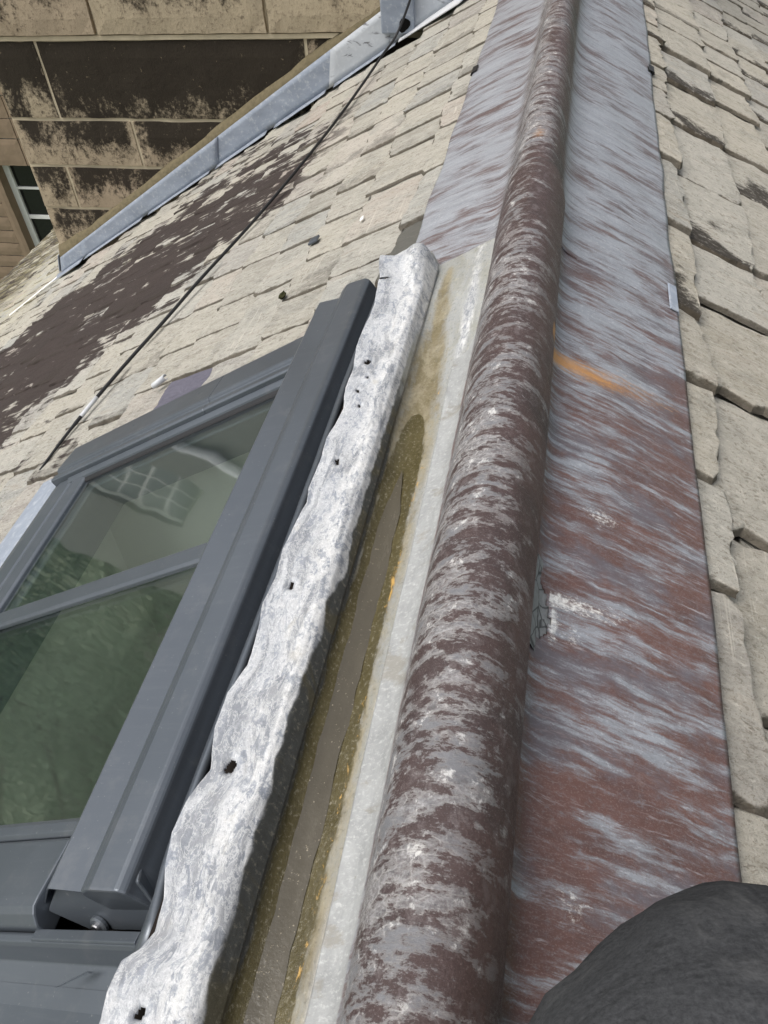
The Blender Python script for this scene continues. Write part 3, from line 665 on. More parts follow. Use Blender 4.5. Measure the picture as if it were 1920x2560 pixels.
def holed(i):
    x, y, z = V[i]
    for q, (hx, hy, hr) in enumerate(HOLES):
        a_ = math.atan2(y-hy, x-hx)
        if math.hypot((x-hx)*(1.25 if q % 2 else 1), (y-hy)*.8) < hr*(.55+.1*math.sin(2*a_+q)+.06*math.sin(5*a_+2*q)): return True
    # crack near the far end
    if abs(y-(1.032+.25*(x+.2))) < .0035*sstep(-.188, -.20, x) and x < -.188: return True
    return False
F = [(i*k+j, i*k+j+1, (i+1)*k+j+1, (i+1)*k+j) for i in range(len(ys)-1) for j in range(k-1) if not holed(i*k+j)]
up = mesh('upstand', V, F, M['gutter'], None, True, dict(uvw=A, white=W_, olive=[0.]*len(V), grime=[.95*sstep(.95, .6, v_[1])+.15 for v_ in V], wet=[0.]*len(V), lichen=[0.]*len(V)))  # dark tone below the white holds both grime and painted shade
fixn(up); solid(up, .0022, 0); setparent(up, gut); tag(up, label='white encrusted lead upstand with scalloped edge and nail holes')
V, F = boxmesh(-.205, -.140, -.5, 1.1, -.12, -.068)
ub = mesh('timber_backing', V, F, M['deck']); setparent(ub, gut)
# standing rainwater
V = []; F = []; nj = 7; ys = frange(-.45, .66, .006)
for y in ys:
    tp = sstep(.66, .56, y); c = -.1095; xl = c-(.0105+.0024*fbm(0, y*22, 3))*tp**.6; xr = c+(.0105+.0028*fbm(0, y*19, 8))*tp**.6
    for j in range(nj): V.append((lerp(xl, xr, j/(nj-1)), y, -.0772+.0002*fbm(j*.3, y*40, 1)))
F = [(i*nj+j, i*nj+j+1, (i+1)*nj+j+1, (i+1)*nj+j) for i in range(len(ys)-1) for j in range(nj-1)]
def waterm():
    t = NT('silty_rainwater', .16, .3); p = t.pos(); n = t.noise(t.mapv(p, (60, 14, 60)), 1, 5, .6); sp = t.noise(p, 420, 3)
    c = t.mix(n, srgb(66, 62, 53), srgb(92, 87, 76)); c = t.mix(t.mul(t.ss(sp, .66, .72), .6), c, srgb(170, 160, 140))
    return t.out(c, t.ss(n, .35, .65, .10, .28), [(t.noise(p, 90, 3), .2, .002), (sp, .25, .0008)])
wat = fixn(mesh('rainwater', V, F, waterm(), None, True)); tag(wat, kind='structure')

# ------------------------------------------------------------------ skylight
rw = empty('roof_window', LP(.65, .6, 0)); tag(rw, 'dark grey metal framed skylight with two panes set into the left slope', 'skylight')
def part(name, V, F, mat='grey', par=None, bev=.0015, smooth=False, label=None):
    o = fixn(mesh(name, V, F, M[mat], None, smooth)); setparent(o, par if par is not None else rw)
    if par is not None and par.parent is rw: o.matrix_parent_inverse = (Matrix.Translation(-Vector(rw.location)) @ Matrix.Identity(4)).inverted() @ Matrix.Translation(-Vector(rw.location))
    if bev: bevel(o, bev)
    if label: o['label'] = label
    return o
HY0, HY1 = .158, 1.088
hood = [(.398, .004), (.396, .022), (.390, .027), (.353, .053), (.346, .0565), (.300, .0455), (.290, .045), (.290, .004)]
solid(part('hood', *extrude_profile(hood[:-1], [HY0, HY0+.03, HY1], close=False), bev=0), .0016, -1)
part('hood_core', *extrude_profile([(.393, .004), (.388, .024), (.352, .048), (.345, .052), (.292, .042), (.292, .004)], [HY0+.013, HY1-.002]), bev=0)
rear = [(.304, .040), (.3025, .0515), (.299, .0565), (.287, .0615), (.281, .0618), (.253, .0575), (.2475, .0515), (.243, .002), (.30, .002)]
part('rear_cover', *extrude_profile(rear, [HY0-.004, HY0+.03, HY1+.004]), bev=.0022)
V, F = sbox(.2455, .2475, .215, .29, .018, .0245); part('slot_lip', V, F)
# near end of hood: folded end face, screw and bracket
endp = [(.395, .022), (.389, .0265), (.352, .0525), (.346, .0555), (.30, .0455), (.2475, .0515), (.245, -.004), (.355, -.004)]
endp = [(s, n-.004 if n > 0 else n) for s, n in endp]
V = [LP(s, HY0+.02, n) for s, n in endp] + [LP(s-.004, HY0+.009-.022*(1-max(n, 0)/.052), n) for s, n in endp]
kk = len(endp); F = [tuple(range(kk)), tuple(range(kk, 2*kk))[::-1]]+[(i, (i+1) % kk, kk+(i+1) % kk, kk+i) for i in range(kk)]
part('end_cap', V, F, bev=.002)
def disc(c, r, h, nrm, seg=18):
    nrm = nrm.normalized(); u = nrm.orthogonal().normalized(); v = nrm.cross(u); V = []
    for kz, rr in ((0, r), (h*.7, r), (h, r*.8)):
        V += [c+nrm*kz+(u*math.cos(2*math.pi*i/seg)+v*math.sin(2*math.pi*i/seg))*rr for i in range(seg)]
    F = [(q*seg+i, q*seg+(i+1) % seg, (q+1)*seg+(i+1) % seg, (q+1)*seg+i) for q in range(2) for i in range(seg)]+[tuple(range(2*seg, 3*seg))]
    return V, F
nm = LP(0, 0, 1)-LP(0, 0, 0)
scn = (Vector((0, -1, 0))*.9+nm*.45)
part('screw_boss', *disc(LP(.326, HY0-.011, .006), .0095, .004, scn), bev=0)
scr = part('screw', *disc(LP(.326, HY0-.0146, .0078), .0052, .003, scn), 'steel', bev=0)
# glass, glazing bar
def pane(y0, y1):
    V, F = sbox(.345, .905, y0, y1, .010, .016); return part('glass_pane', V, F, 'glass', bev=0)
pane(.236, .577); pane(.590, .94)
bar = [(.566, .017), (.5665, .0225), (.571, .0255), (.597, .0255), (.6015, .0225), (.602, .017)]
V = [LP(s, y, n) for s in (.36, .91) for y, n in bar]; F = [(i, (i+1) % 6, 6+(i+1) % 6, 6+i) for i in range(6)]+[tuple(range(6)), tuple(range(6, 12))]
part('glazing_bar', V, F, bev=.001)
def edge_rail(name, prof, s0, s1, **kw):       # profile in (y,n), swept along s
    k = len(prof); V = [LP(s, y, n) for s in (s0, s1) for y, n in prof]; F = [(i, (i+1) % k, k+(i+1) % k, k+i) for i in range(k)]+[tuple(range(k)), tuple(range(k, 2*k))]
    return part(name, V, F, **kw)
# far side cover in two lengths
for s0, s1 in ((.37, .572), (.5725, 1.005)):
    edge_rail('side_cover', [(1.056, .002), (1.054, .030), (1.050, .0325), (.982, .0375), (.976, .0365), (.973, .032), (.968, .0315), (.964, .035), (.951, .0365), (.947, .034), (.946, .022), (.946, .002)], s0, s1, bev=.0012)
edge_rail('side_sash', [(.948, .006), (.948, .026), (.943, .028), (.932, .0245), (.930, .020), (.930, .006)], .37, .955, bev=.001)
edge_rail('gasket', [(.9305, .0165), (.9305, .021), (.923, .019), (.921, .0165)], .37, .905, mat='black', bev=0)
for s in (.45, .62, .80): part('cover_screw', *disc(LP(s, 1.02, .034), .003, .001, nm), 'grey', bev=0)
# bottom rail of the sash and frame
def brail(name, prof, y0, y1, **kw):
    V, F = extrude_profile(prof, [y0, y1]); return part(name, V, F, **kw)
brail('bottom_sash', [(.898, .006), (.898, .019), (.903, .0225), (.928, .0255), (.936, .024), (.940, .018), (.940, .006)], .205, .958)
brail('bottom_frame', [(.941, .002), (.941, .021), (.948, .0235), (.985, .0245), (1.012, .019), (1.020, .010), (1.020, .002)], .175, .99)
brail('apron', [(1.018, -.004), (1.018, .003), (1.14, -.0005+.003), (1.14, -.004)], .12, 1.03, mat='flash', bev=0)
# near side: sash rail, cover panel, flashing trough
edge_rail('side_sash', [(.238, .006), (.238, .0225), (.233, .0255), (.224, .0255), (.2195, .022), (.2185, .006)], .38, .905, bev=.001)
edge_rail('side_cover', [(.217, .002), (.217, .0255), (.213, .0285), (.160, .0335), (.152, .0335), (.146, .030), (.138, .021), (.137, .002)], .392, 1.0, bev=.002)
edge_rail('side_flashing', [(.1365, -.012), (.1365, .0135), (.134, .0155), (.128, .0155), (.1255, .012), (.118, -.004), (.10, -.010), (.10, -.014)], .244, 1.02, bev=.001)
edge_rail('bracket_lip', [(.139, .0005), (.139, .016), (.130, .018), (.1285, .016), (.1285, .0005)], .258, .40, bev=.0008)
edge_rail('flashing_trough', [(.101, -.030), (.101, -.0085), (.085, -.012), (.02, -.013), (.005, -.004), (-.002, -.004), (-.004, -.030)], .16, 1.02, bev=0)
# bent offcut of the flashing sticking up
V = [LP(.325, .112, .001), LP(.316, .112, .001), LP(.348, .098, .006), LP(.350, .0965, .008), LP(.317, .110, .003), LP(.322, .111, .003)]
part('torn_tab', V, [(0, 1, 4, 5), (1, 2, 3, 4), (0, 5, 3, 2), (0, 2, 1), (3, 5, 4)], bev=0)
# upright flashing behind the hood, seen in the gap to the lead
ys = frange(.12, 1.10, .02); V = []
for y in ys:
    w1 = .0016*math.sin(y*9)+.001*fbm(0, y*8, 1); flare = .012*sstep(.2, .12, y)
    V += [LP(.239+w1, y, -.02), LP(.2405+w1-flare*.2, y, .028+flare*.2), LP(.2365+w1-flare, y, .037), LP(.2315+w1-flare, y, .0355), LP(.229+w1-flare, y, .030)]
F = [(i*5+j, i*5+j+1, (i+1)*5+j+1, (i+1)*5+j) for i in range(len(ys)-1) for j in range(4)]
bf = part('rear_flashing', V, F, bev=0, smooth=True); solid(bf, .0014)
# hook of the flashing at the far corner
V = []; cc = (.236, 1.115)
for i in range(12):
    t = i/11*4.4-.6; V += [LP(cc[0]+.0085*math.cos(t), yy, .034+.0085*math.sin(t)) for yy in (cc[1], cc[1]+.035)]
F = [(2*i, 2*i+1, 2*i+3, 2*i+2) for i in range(11)]
hk = part('flashing_hook', V, F, bev=0, smooth=True); solid(hk, .0014)
V, F = sbox(.20, .30, 1.085, 1.15, .004, .0065); part('corner_soaker', V, F, bev=0)
# reveal lining seen through the glass
def quadpart(name, a, b, c, d, mat):
    o = mesh(name, [a, b, c, d], [(0, 1, 2, 3)], M[mat]); setparent(o, rw); return o
S0, S1, Y0, Y1 = SKY_S0, SKY_S1, SKY_Y0, SKY_Y1
def dpt(s, y, d): q = LP(s, y, .004); return Vector((q.x, q.y, q.z-d))
low = lambda s, y: Vector((LP(s, y, 0).x, y, -1.76))
quadpart('reveal', LP(S1, Y0, .004), LP(S1, Y1, .004), low(S1+.02, Y1), low(S1+.02, Y0), 'plaster')
quadpart('reveal', LP(S0, Y0, .004), LP(S0, Y1, .004), low(S0-.02, Y1), low(S0-.02, Y0), 'plaster')
quadpart('reveal', LP(S0, Y1, .004), LP(S1, Y1, .004), low(S1+.02, Y1), low(S0-.02, Y1), 'plaster')
quadpart('reveal', LP(S0, Y0, .004), LP(S1, Y0, .004), low(S1+.02, Y0), low(S0-.02, Y0), 'plaster')
V, F = sbox(.345, .40, .225, .95, -.05, .008); part('inner_frame', V, F, 'grey')
V, F = sbox(.868, .93, .225, .95, -.06, .008); part('inner_frame', V, F, 'grey')
V, F = sbox(.40, .868, .905, .95, -.05, .008); part('inner_frame', V, F, 'grey')

# ------------------------------------------------------------------ sandstone wall with flashing
XC = -2.445
wall = empty('sandstone_wall', (-1.2, WALL_Y, -1)); tag(wall, 'soot blackened coursed sandstone wall rising behind the slates', 'wall')
def wslope(x): return -abs(x)*T30
Vb = [(XC+.004, WALL_Y+.001, -8), (.06, WALL_Y+.001, -8), (.06, WALL_Y+.001, 3.2), (XC+.004, WALL_Y+.001, 3.2)]
V = Vb+[(x, y+.5, z) for x, y, z in Vb]; F = [(0, 1, 2, 3), (5, 4, 7, 6), (4, 0, 3, 7), (1, 5, 6, 2), (3, 2, 6, 7), (4, 5, 1, 0)]
setparent(mesh('mortar_bed', V, F, M['mortar']), wall)
def block(x0, x1, z0, z1, soot, jag=.004, dy=0, y=WALL_Y, par=wall, mat='stone', depth=.1, name='ashlar_block', js=.015):
    rg = random.Random(int(x0*1000+z0*777)); nx = max(2, int((x1-x0)/.06)); nz = max(2, int((z1-z0)/.06)); V = []; F = []
    x0 += js/2; x1 -= js/2; z0 += js/2; z1 -= js/2
    for i in range(nx+1):
        for k in range(nz+1):
            a, b = i/nx, k/nz; x = lerp(x0, x1, a); z = lerp(z0, z1, b); ed = (a in (0, 1)) or (b in (0, 1))
            if ed: x += rg.uniform(-1, 1)*jag*.5*(1 if a not in (0, 1) or True else 0); z += rg.uniform(-1, 1)*jag*.5
            V.append((x, y-dy+(.005 if ed else 0)-.009+.004*fbm(x*6, z*6, 7), z))
    n0 = len(V); idx = lambda i, k: i*(nz+1)+k
    F = [(idx(i, k), idx(i+1, k), idx(i+1, k+1), idx(i, k+1)) for i in range(nx) for k in range(nz)]
    ring = [idx(i, 0) for i in range(nx+1)]+[idx(nx, k) for k in range(1, nz+1)]+[idx(i, nz) for i in range(nx-1, -1, -1)]+[idx(0, k) for k in range(nz-1, 0, -1)]
    V += [(V[q][0], y+depth, V[q][2]) for q in ring]; m = len(ring)
    F += [(ring[i], n0+i, n0+(i+1) % m, ring[(i+1) % m]) for i in range(m)]
    o = mesh(name, V, F, M[mat]); setparent(o, par); o['soot'] = soot; return o
rows = [(.96, 1.3, [XC, -1.6, -.7, .06], [.5, .4, .5]), (.62, .96, [XC, -2.1, -1.2, -.5, .06], [.5, .4, .5, .5]), (.29, .62, [XC, -1.8, -.9, .06], [.4, .5, .6]), (-.02, .29, [XC, -2.2, -1.45, -.6, .06], [.5, .4, .5, .5]),
    (-.328, -.02, [XC, -1.885, -1.142, -.45, .06], [.52, .5, .42, .5]), (-.66, -.342, [XC, -2.192, -1.0, -.5, .06], [.85, 1.05, .9, .5]), (-.87, -.66, [XC, -1.847, -1.1], [.62, .8]), (-1.075, -.87, [XC, -2.25, -1.4], [.62, .66]), (-1.30, -1.075, [XC, -1.75], [.55]), (-1.6, -1.30, [XC, -1.95], [.5])]
for z0, z1, xs, ss in rows:
    for (a, b), s in zip(zip(xs, xs[1:]), ss): block(a, b, z0, z1, s, .004, .016 if z0 > -.33 else 0)
# projecting bed joint
V, F = boxmesh(XC, -.45, WALL_Y-.0105, WALL_Y+.02, -.3435, -.3265); setparent(mesh('bed_joint', V, F, M['mortar']), wall)
# mossy mortar fillet along the flashing
V = []; xs = frange(XC-.004, -.36, .02)
for x in xs:
    zt = lerp(-1.291, -.367, (x+2.395)/1.51); hgt = .028+.012*fbm(x*5, 1, 0)+.02*sstep(-2.2, -2.44, x)
    V += [(x, WALL_Y-.030, zt-.012), (x, WALL_Y-.026+.003*fbm(x*20, 2, 0), zt+.008), (x, WALL_Y-.006, zt+hgt), (x, WALL_Y+.01, zt+hgt+.004)]
F = [(i*4+j, (i+1)*4+j, (i+1)*4+j+1, i*4+j+1) for i in range(len(xs)-1) for j in range(3)]
setparent(fixn(mesh('mortar_fillet', V, F, M['fillet'], None, True)), wall)
fl = empty('lead_wall_flashing', (-1.5, WALL_Y, -.9)); tag(fl, 'blue grey lead flashing in lengths along the foot of the sandstone wall', 'lead flashing')
def ztop(x): return lerp(-1.291, -.367, (x+2.395)/1.51)
def fpiece(x0, x1, yo, soot=0, h0=0):
    V = []; n = max(4, int((x1-x0)/.03)); q = 6
    for i in range(n+1):
        x = lerp(x0, x1, i/n)+.0; zt = ztop(x); zb = wslope(x)+.006
        for j in range(q):
            f = j/(q-1); y = WALL_Y-.032-yo-.012*f+.003*fbm(x*9, f*2, 5); V.append((x+.03*(f)*-.6+.012, y, lerp(zt+h0, zb, f)))
    F = [(i*q+j, i*q+j+1, (i+1)*q+j+1, (i+1)*q+j) for i in range(n) for j in range(q-1)]
    o = fixn(mesh('flashing_piece', V, F, M['flash'], None, True)); solid(o, .003); setparent(o, fl); o['soot'] = soot; return o
fpiece(XC-.012, -2.27, .000); fpiece(-2.30, -1.45, .004); fpiece(-1.47, -.868, .000); fpiece(-.90, -.60, .006, .9); fpiece(-.64, -.40, .012, .6)
# return at the low end, and the soakers below the pieces
V = [(XC-.013, WALL_Y-.034, ztop(XC)), (XC-.013, WALL_Y+.05, ztop(XC)+.01), (XC-.03, WALL_Y+.05, wslope(XC)+.0), (XC-.03, WALL_Y-.046, wslope(XC)+.006)]
o = mesh('flashing_return', V, [(0, 1, 2, 3)], M['flash'], None); solid(o, .003); setparent(o, fl); o['soot'] = 0.0
for x0, x1, yo in ((-2.50, -2.30, .05), (-2.28, -1.9, .03), (-1.86, -1.5, .028), (-1.46, -1.2, .032), (-1.16, -.92, .03), (-.88, -.62, .032)):
    V = []; n = 10
    for i in range(n+1):
        x = lerp(x0, x1, i/n); e = .010*fbm(x*16, 3, 0)
        V += [(x, WALL_Y-.03, wslope(x)+.014), (x, WALL_Y-.046-yo*.4, wslope(x)+.010), (x, WALL_Y-.05-yo+e, wslope(x)+.007)]
    F = [(i*3+j, (i+1)*3+j, (i+1)*3+j+1, i*3+j+1) for i in range(n) for j in range(2)]
    o = fixn(mesh('soaker', V, F, M['flash'], None, True)); solid(o, .002); setparent(o, fl); o['soot'] = .0
# pale sheet lapping the slates at the top and upright lead face with dark opening
V = [RP(0, 0, 0)*0+LP(.69, WALL_Y-.10, .010), LP(.42, WALL_Y-.16, .010), LP(.30, WALL_Y-.05, .012), LP(.30, WALL_Y+.0, .014), LP(.69, WALL_Y+.0, .014)]
o = mesh('lead_tray', V, [(0, 1, 2, 3, 4)], M['tape'], None); fixn(o); solid(o, .003); setparent(o, fl)
V, F = boxmesh(-.672, -.545, WALL_Y-.075, WALL_Y-.05, -.315, -.13); o = mesh('lead_face', V, F, M['flash']); bevel(o, .006); setparent(o, fl); o['soot'] = .0
V = []
for i in range(14):
    t = 2*math.pi*i/14; r = 1+.12*math.sin(3*t+1); V.append((-.582+.021*r*math.cos(t)+.006*math.sin(t), WALL_Y-.0765, -.285+.024*r*math.sin(t)))
o = fixn(mesh('dark_opening', V, [tuple(range(14))], M['dark'])); solid(o, .0015); setparent(o, fl)
# white sealant smear below the low end
V = []; n = 14
for i in range(n+1):
    s = lerp(2.855, 3.15, i/n)-.0; hw = .012*(1-.6*i/n)*(1+.4*fbm(i*.5, 3, 1)); y = WALL_Y-.07-.16*i/n
    V += [LP(s, y-hw, .009), LP(s, y, .0125), LP(s, y+hw, .009)]
F = [(i*3+j, i*3+j+1, (i+1)*3+j+1, (i+1)*3+j) for i in range(n) for j in range(2)]
o = fixn(mesh('sealant_smear', V, F, M['white'], None, True)); tag(o, 'white sealant smear running down from the low end of the wall flashing', 'sealant')

# ------------------------------------------------------------------ cable
cp = [(-1.05, 1.10, .003), (-1.043, 1.135, .006), (-1.028, 1.25, .009), (-.99, 1.43, .010), (-.93, 1.62, .012), (-.888, 1.779, .013), (-.815, 2.03, .010), (-.746, 2.307, .013), (-.70, 2.62, .012), (-.668, 2.92, .016), (-.648, 3.13, .022), (-.60, 3.235, .05), (-.535, 3.262, .16), (-.48, 3.268, .34), (-.43, 3.27, .7), (-.40, 3.28, 1.4)]
pts = [(x, y, wslope(x)+n) for x, y, n in cp]; pts = crom(pts, 8)
rad = [.0045]*len(pts)
for i in range(16): rad[i] = .0022+.0001*i
cab = mesh('cable', *tube(pts, rad, 10), M['black'], None, True); tag(cab, 'thin black cable lying across the slates up to the wall', 'cable')
for i0, i1 in ((17, 20),):
    o = mesh('tape_wrap', *tube(pts[i0:i1+1], .0052, 10), M['tape'], cab, True)

# ------------------------------------------------------------------ far house with sash window, eaves gutter
YF = 8.5; kf = (YF)/7.0
def fx(x): return .037+(x-.037)*kf
def fz(z): return .555+(z-.555)*kf
fh = empty('sandstone_house', (fx(-5.6), YF, -4)); tag(fh, 'brown sandstone house with white sash window beyond the eaves at far left', 'house')
wx0, wx1, wz0, wz1 = fx(-5.535), fx(-5.535)+1.15, fz(-2.435)-1.75, fz(-2.435)
def fwall(x0, x1, z0, z1, y0, y1, nm='wall_core'):
    V, F = boxmesh(x0, x1, y0, y1, z0, z1); o = mesh(nm, V, F, M['harling']); setparent(o, fh); return o
w2 = (-11.4, -10.0, -2.2, -.35)
for a in ((-13.4, w2[0]-.02, -8, 2.5), (w2[0]-.02, w2[1]+.02, -8, w2[2]-.02), (w2[0]-.02, w2[1]+.02, w2[3]+.02, 2.5), (w2[1]+.02, wx0-.02, -8, 2.5), (wx1+.02, -2.9, -8, 2.5), (wx0-.02, wx1+.02, -8, wz0-.02), (wx0-.02, wx1+.02, wz1+.02, 2.5)): fwall(*a, YF+.015, YF+.35)
zc = fz(-2.435)
zz_ = [zc-1.9, zc-1.72, zc-1.55, zc-1.37, zc-1.2, zc-1.02, zc-.845, zc-.66, zc-.48, zc-.24, zc, zc+.32, zc+.55, zc+.8, zc+1.1, zc+1.45, zc+1.75]
for i, (a, b) in enumerate(zip(zz_, zz_[1:])):
    xs = [wx0-3.2+.4*(i % 2), wx0-2.2+.3*(i % 3), wx0-1.3-.2*(i % 2), wx0-.12]
    if b > wz1+.01 or a < wz0-.1: xs = xs[:-1]+[wx0-.3+.1*(i % 2), wx0+.45, wx0+.9+.25*(i % 2), wx1+.6]
    for x0, x1 in zip(xs, xs[1:]): block(x0, x1, a, b, .12+.2*random.random(), .006, .0, YF, fh, 'brown', .1, 'ashlar_block', .012)
    if not (b > wz1+.01 or a < wz0-.1): block(wx1+.12, wx1+.9, a, b, .2, .006, 0, YF, fh, 'brown', .1, 'ashlar_block', .012)
for x0, x1 in ((wx0-.12, wx0), (wx1, wx1+.12)): block(x0, x1, wz0, wz1, .1, .004, .01, YF, fh, 'brown', .22, 'jamb_stone', .004)
def sash(x0, x1, z0, z1, hbars, blind, pm='winglass'):
    win = empty('window', (0, 0, 0)); win.parent = fh; win.matrix_parent_inverse = Matrix.Translation(-Vector(fh.location)); yw = YF+.12
    def wpart(name, x0, x1, z0, z1, y0, y1, mat):
        V, F = boxmesh(x0, x1, y0, y1, z0, z1); o = mesh(name, V, F, M[mat]); o.parent = win; return o
    for a, b in ((x0, x0+.085), (x1-.085, x1)): wpart('frame', a, b, z0, z1, yw, yw+.06, 'white')
    for a, b in ((z0, z0+.09), (z1-.03, z1)): wpart('frame', x0+.085, x1-.085, a, b, yw, yw+.06, 'white')
    for f in (1/3, 2/3): x = lerp(x0+.085, x1-.085, f); wpart('muntin', x-.013, x+.013, z0+.09, z1-.03, yw+.02, yw+.045, 'white')
    for zq, hh in hbars: wpart('muntin', x0+.085, x1-.085, zq-hh, zq+hh, yw+.012, yw+.05, 'white')
    wpart('pane', x0+.08, x1-.08, z0+.08, z1-.02, yw+.03, yw+.034, pm)
    if blind: wpart('blind', x0+.13, x0+.30, z0+.05, z1-.02, yw+.006+.03, yw+.05+.03, 'curtain')
    wpart('room_void', x0+.02, x1-.02, z0, z1, yw+.3, yw+.32, 'dark')
sash(wx0, wx1, wz0, wz1, ((fz(-2.71), .014), (fz(-3.021), .024), (fz(-3.35), .014), (fz(-3.66), .014)), True)
sash(*w2, ((-.8, .02), (-1.27, .03), (-1.75, .02)), False, 'palepane')
pp = tube([(-9.1, YF-.08, -8), (-9.1, YF-.08, 2.4)], .09, 12); o = mesh('downpipe', *pp, M['tape'], None, True); setparent(o, fh)
# rusted eaves gutter
pr = []
for i in range(9):
    t = math.pi*i/8; pr.append((SE+.02+.06-.06*math.cos(t), -.05-.06*math.sin(t)))
pr += [(SE+.135, -.035), (SE+.135, -.048), ] + [(SE+.02+.06+.052*math.cos(math.pi*i/8), -.052-.052*math.sin(math.pi*i/8)) for i in range(9)] + [(SE+.02, -.04)]
V, F = extrude_profile(pr, [-1.2, 8.4], caps=False); eg = fixn(mesh('eaves_gutter', V, F, M['rust'])); tag(eg, 'rust stained iron gutter along the low left edge of the roof', 'gutter')

# ------------------------------------------------------------------ small loose things on the slates
def lump(name, c, rx, ry, rz, mat, seed, P=LP, sub=2):
    bm = bmesh.new(); bmesh.ops.create_icosphere(bm, subdivisions=sub, radius=1)
    for v in bm.verts:
        n = 1+.45*mn.noise(v.co*1.7+Vector((seed, 0, 0)))+.25*mn.noise(v.co*4+Vector((seed, 3, 0)))
        q = v.co*n; v.co = P(c[0]+q.x*rx, c[1]+q.y*ry, c[2]+q.z*rz)
    me = bpy.data.meshes.new(name); bm.to_mesh(me); bm.free(); return link(name, me, M[mat])
o = lump('moss_clump', (.487/C30, 1.345, .010), .008, .013, .006, 'moss', 2); tag(o, 'small dark clump of moss on a slate near the skylight corner', 'moss')
V, F = sbox(.546, .572, 1.57, 1.595, .004, .010); o = bevel(mesh('slate_chip', V, F, M['grey']), .002); tag(o, 'small flat grey chip lying alone on the pale slates', 'chip')
V = []; nn = 12
for i in range(nn):
    t = i/(nn-1)*5.2; V += [LP(.868+q, 1.226+.0065*math.cos(t)-.5*q, .012+.0065*math.sin(t)) for q in (-.015, .015)]
o = mesh('lead_tingle', V, [(2*i, 2*i+1, 2*i+3, 2*i+2) for i in range(nn-1)], M['tape'], None, True); fixn(o); solid(o, .0015); tag(o, 'rolled white lead clip at the edge of the purple slate', 'clip')
o = lump('bird_dropping', (.345/C30+.02, 1.555, .005), .004, .012, .002, 'white', 5); tag(o, 'tiny white bird dropping on a slate near the grey ridge lead', 'dropping')

# ------------------------------------------------------------------ person: knee of the seated photographer
def ray(px, py): return (FWD + RT*((px-960)/FPX) + DN*((py-1280)/FPX)).normalized()
K = CAM + ray(1775, 2725)*.42
path = [(.10, -.62, .10), (.105, -.50, .075), (.115, -.36, .07), (K.x-.022, K.y-.23, K.z-.06), (K.x-.012, K.y-.12, K.z-.022), (K.x-.002, K.y-.035, K.z-.004), (K.x+.028, K.y+.008, K.z-.020), (K.x+.072, K.y+.012, K.z-.070), (K.x+.125, K.y-.012, K.z-.130), (K.x+.19, K.y-.05, K.z-.21), (K.x+.245, K.y-.085, K.z-.28), (K.x+.285, K.y-.11, K.z-.335)]
radp = [.135, .12, .105, .094, .087, .084, .078, .072, .070, .066, .058, .05]
pr4 = crom([(*a, r) for a, r in zip(path, radp)], 7); seg = 48
V, F = tube([q[:3] for q in pr4], [q[3] for q in pr4], seg)
cen = [Vector(q[:3]) for q in pr4]
for i in range(len(cen)):
    for k in range(seg):
        v = Vector(V[i*seg+k]); d = (v-cen[i]); L = d.length
        q = .005*fbm(v.x*9, v.y*9, v.z*9)+.003*fbm(v.x*26+v.y*9, v.y*14, v.z*26)+.003*math.sin(i*.9+3*fbm(v.x*14, v.y*14, v.z*6))*sstep(.2, .5, i/len(cen))
        V[i*seg+k] = cen[i]+d*(1+q/L)
pers = fixn(mesh('person', V, F, M['fabric'], None, True)); tag(pers, 'bent knee of a seated person in dark charcoal trousers on the ridge lead', 'person')
f0 = Vector((K.x+.295, K.y-.115, K.z-.35))
bt = []
bm = bmesh.new(); bmesh.ops.create_uvsphere(bm, u_segments=20, v_segments=12, radius=1)
for v in bm.verts:
    q = v.co.copy(); y = q.y*.135; zz = max(-.62, q.z); hh = .055*(1-.35*sstep(-.2, 1, q.y)); wv = q.x*.047*(1-.25*abs(q.y)**2)
    v.co = f0+Vector((wv*C30+.02+(zz*hh)*S30, y+.05, -wv*S30+zz*hh*C30-.02))
me = bpy.data.meshes.new('boot'); bm.to_mesh(me); bm.free()
for pl in me.polygons: pl.use_smooth = True
link('boot', me, M['black'], pers)

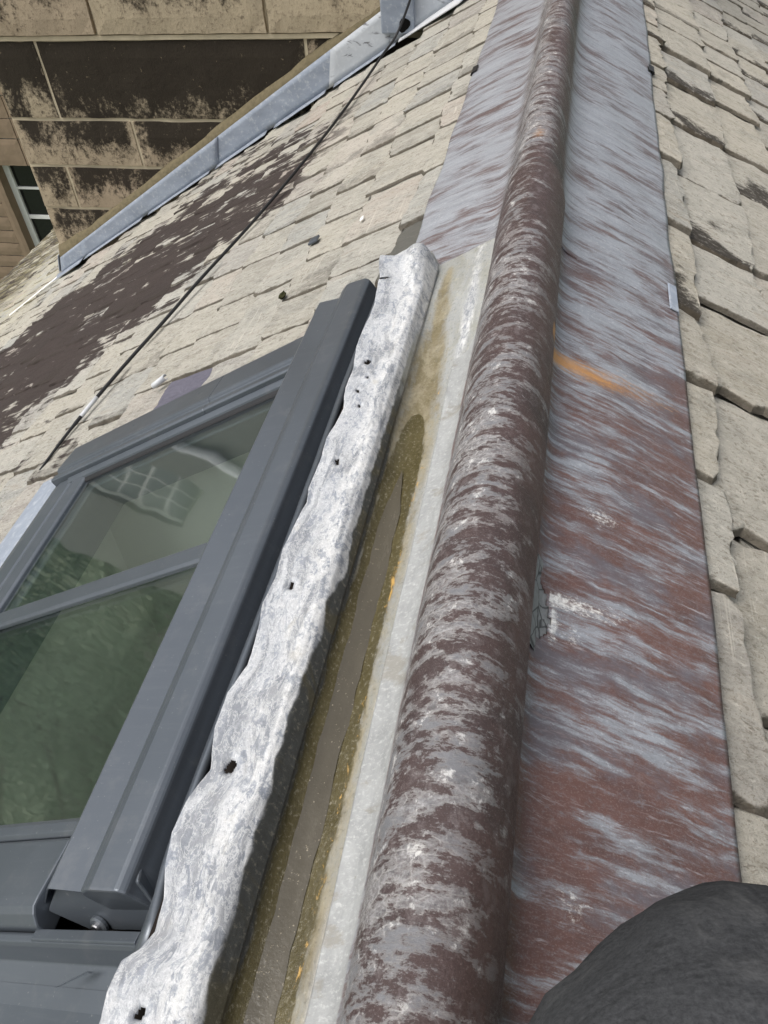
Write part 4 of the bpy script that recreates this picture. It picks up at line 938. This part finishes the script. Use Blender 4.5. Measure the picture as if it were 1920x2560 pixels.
# ------------------------------------------------------------------ trees left of the roof (mirrored in the panes)
def tree(x, y, zt, rad, seed, label):
    rg = random.Random(seed); root = empty('leafy_tree', (x, y, -8)); tag(root, label, 'tree', 'trees beyond the eaves')
    hgt = zt+8; pts = [(x+.2*fbm(i*.7, seed), y+.2*fbm(i*.7, seed+5), -8+hgt*.85*i/8) for i in range(9)]
    V, F = tube(pts, [.32*(1-.85*i/8)+.02 for i in range(9)], 8)
    for b in range(9):
        a = rg.random()*6.28; h = rg.uniform(.35, .8); p0 = Vector(pts[int(h*8)]); d = Vector((math.cos(a), math.sin(a), .6))*rad*.8
        v2, f2 = tube([p0+d*t+Vector((0, 0, .3*math.sin(t*3))) for t in (0, .33, .66, 1)], [.12, .08, .05, .02], 6); o0 = len(V); V += v2; F += [tuple(i+o0 for i in f) for f in f2]
    setparent(mesh('trunk', V, F, M['bark'], None, True), root)
    cl = [(Vector((x, y, lerp(zt-hgt*.82, zt-.5, rg.random())))+Vector((rg.gauss(0, .5), rg.gauss(0, .5), 0))*rad*.8, rg.uniform(.35, .6)*rad) for _ in range(46)]
    V = []; F = []; Q = []
    for c, r in cl:
        tone = rg.random()
        for _ in range(620):
            d = Vector((rg.gauss(0, 1), rg.gauss(0, 1), rg.gauss(0, 1))).normalized()*r*rg.random()**.4; q = c+d; s = rg.uniform(.06, .11)
            u = Vector((rg.gauss(0, 1), rg.gauss(0, 1), rg.gauss(0, 1))).normalized(); v = u.orthogonal().normalized(); o0 = len(V)
            V += [q-u*s, q+v*s*.5, q+u*s, q-v*s*.5]; F.append((o0, o0+1, o0+2, o0+3)); Q += [min(1, max(0, tone*.6+rg.random()*.4))]*4
    setparent(mesh('crown', V, F, M['leaf'], None, False, dict(rnd=Q)), root)
tree(-25, 9.5, 6, 5, 1, 'broad green tree mirrored in the nearer skylight pane')
tree(-27, 18, 7, 5.5, 2, 'tall green tree behind the far house, mirrored in the farther pane')
tree(-23, 1, 5, 4.6, 3, 'lower green tree off the near left corner of the roof')
tree(-36, 4, 9, 6, 4, 'tallest green tree, farthest beyond the eaves')
tree(-35, 14, 9, 6, 5, 'wide green tree between the tall tree and the broad tree')
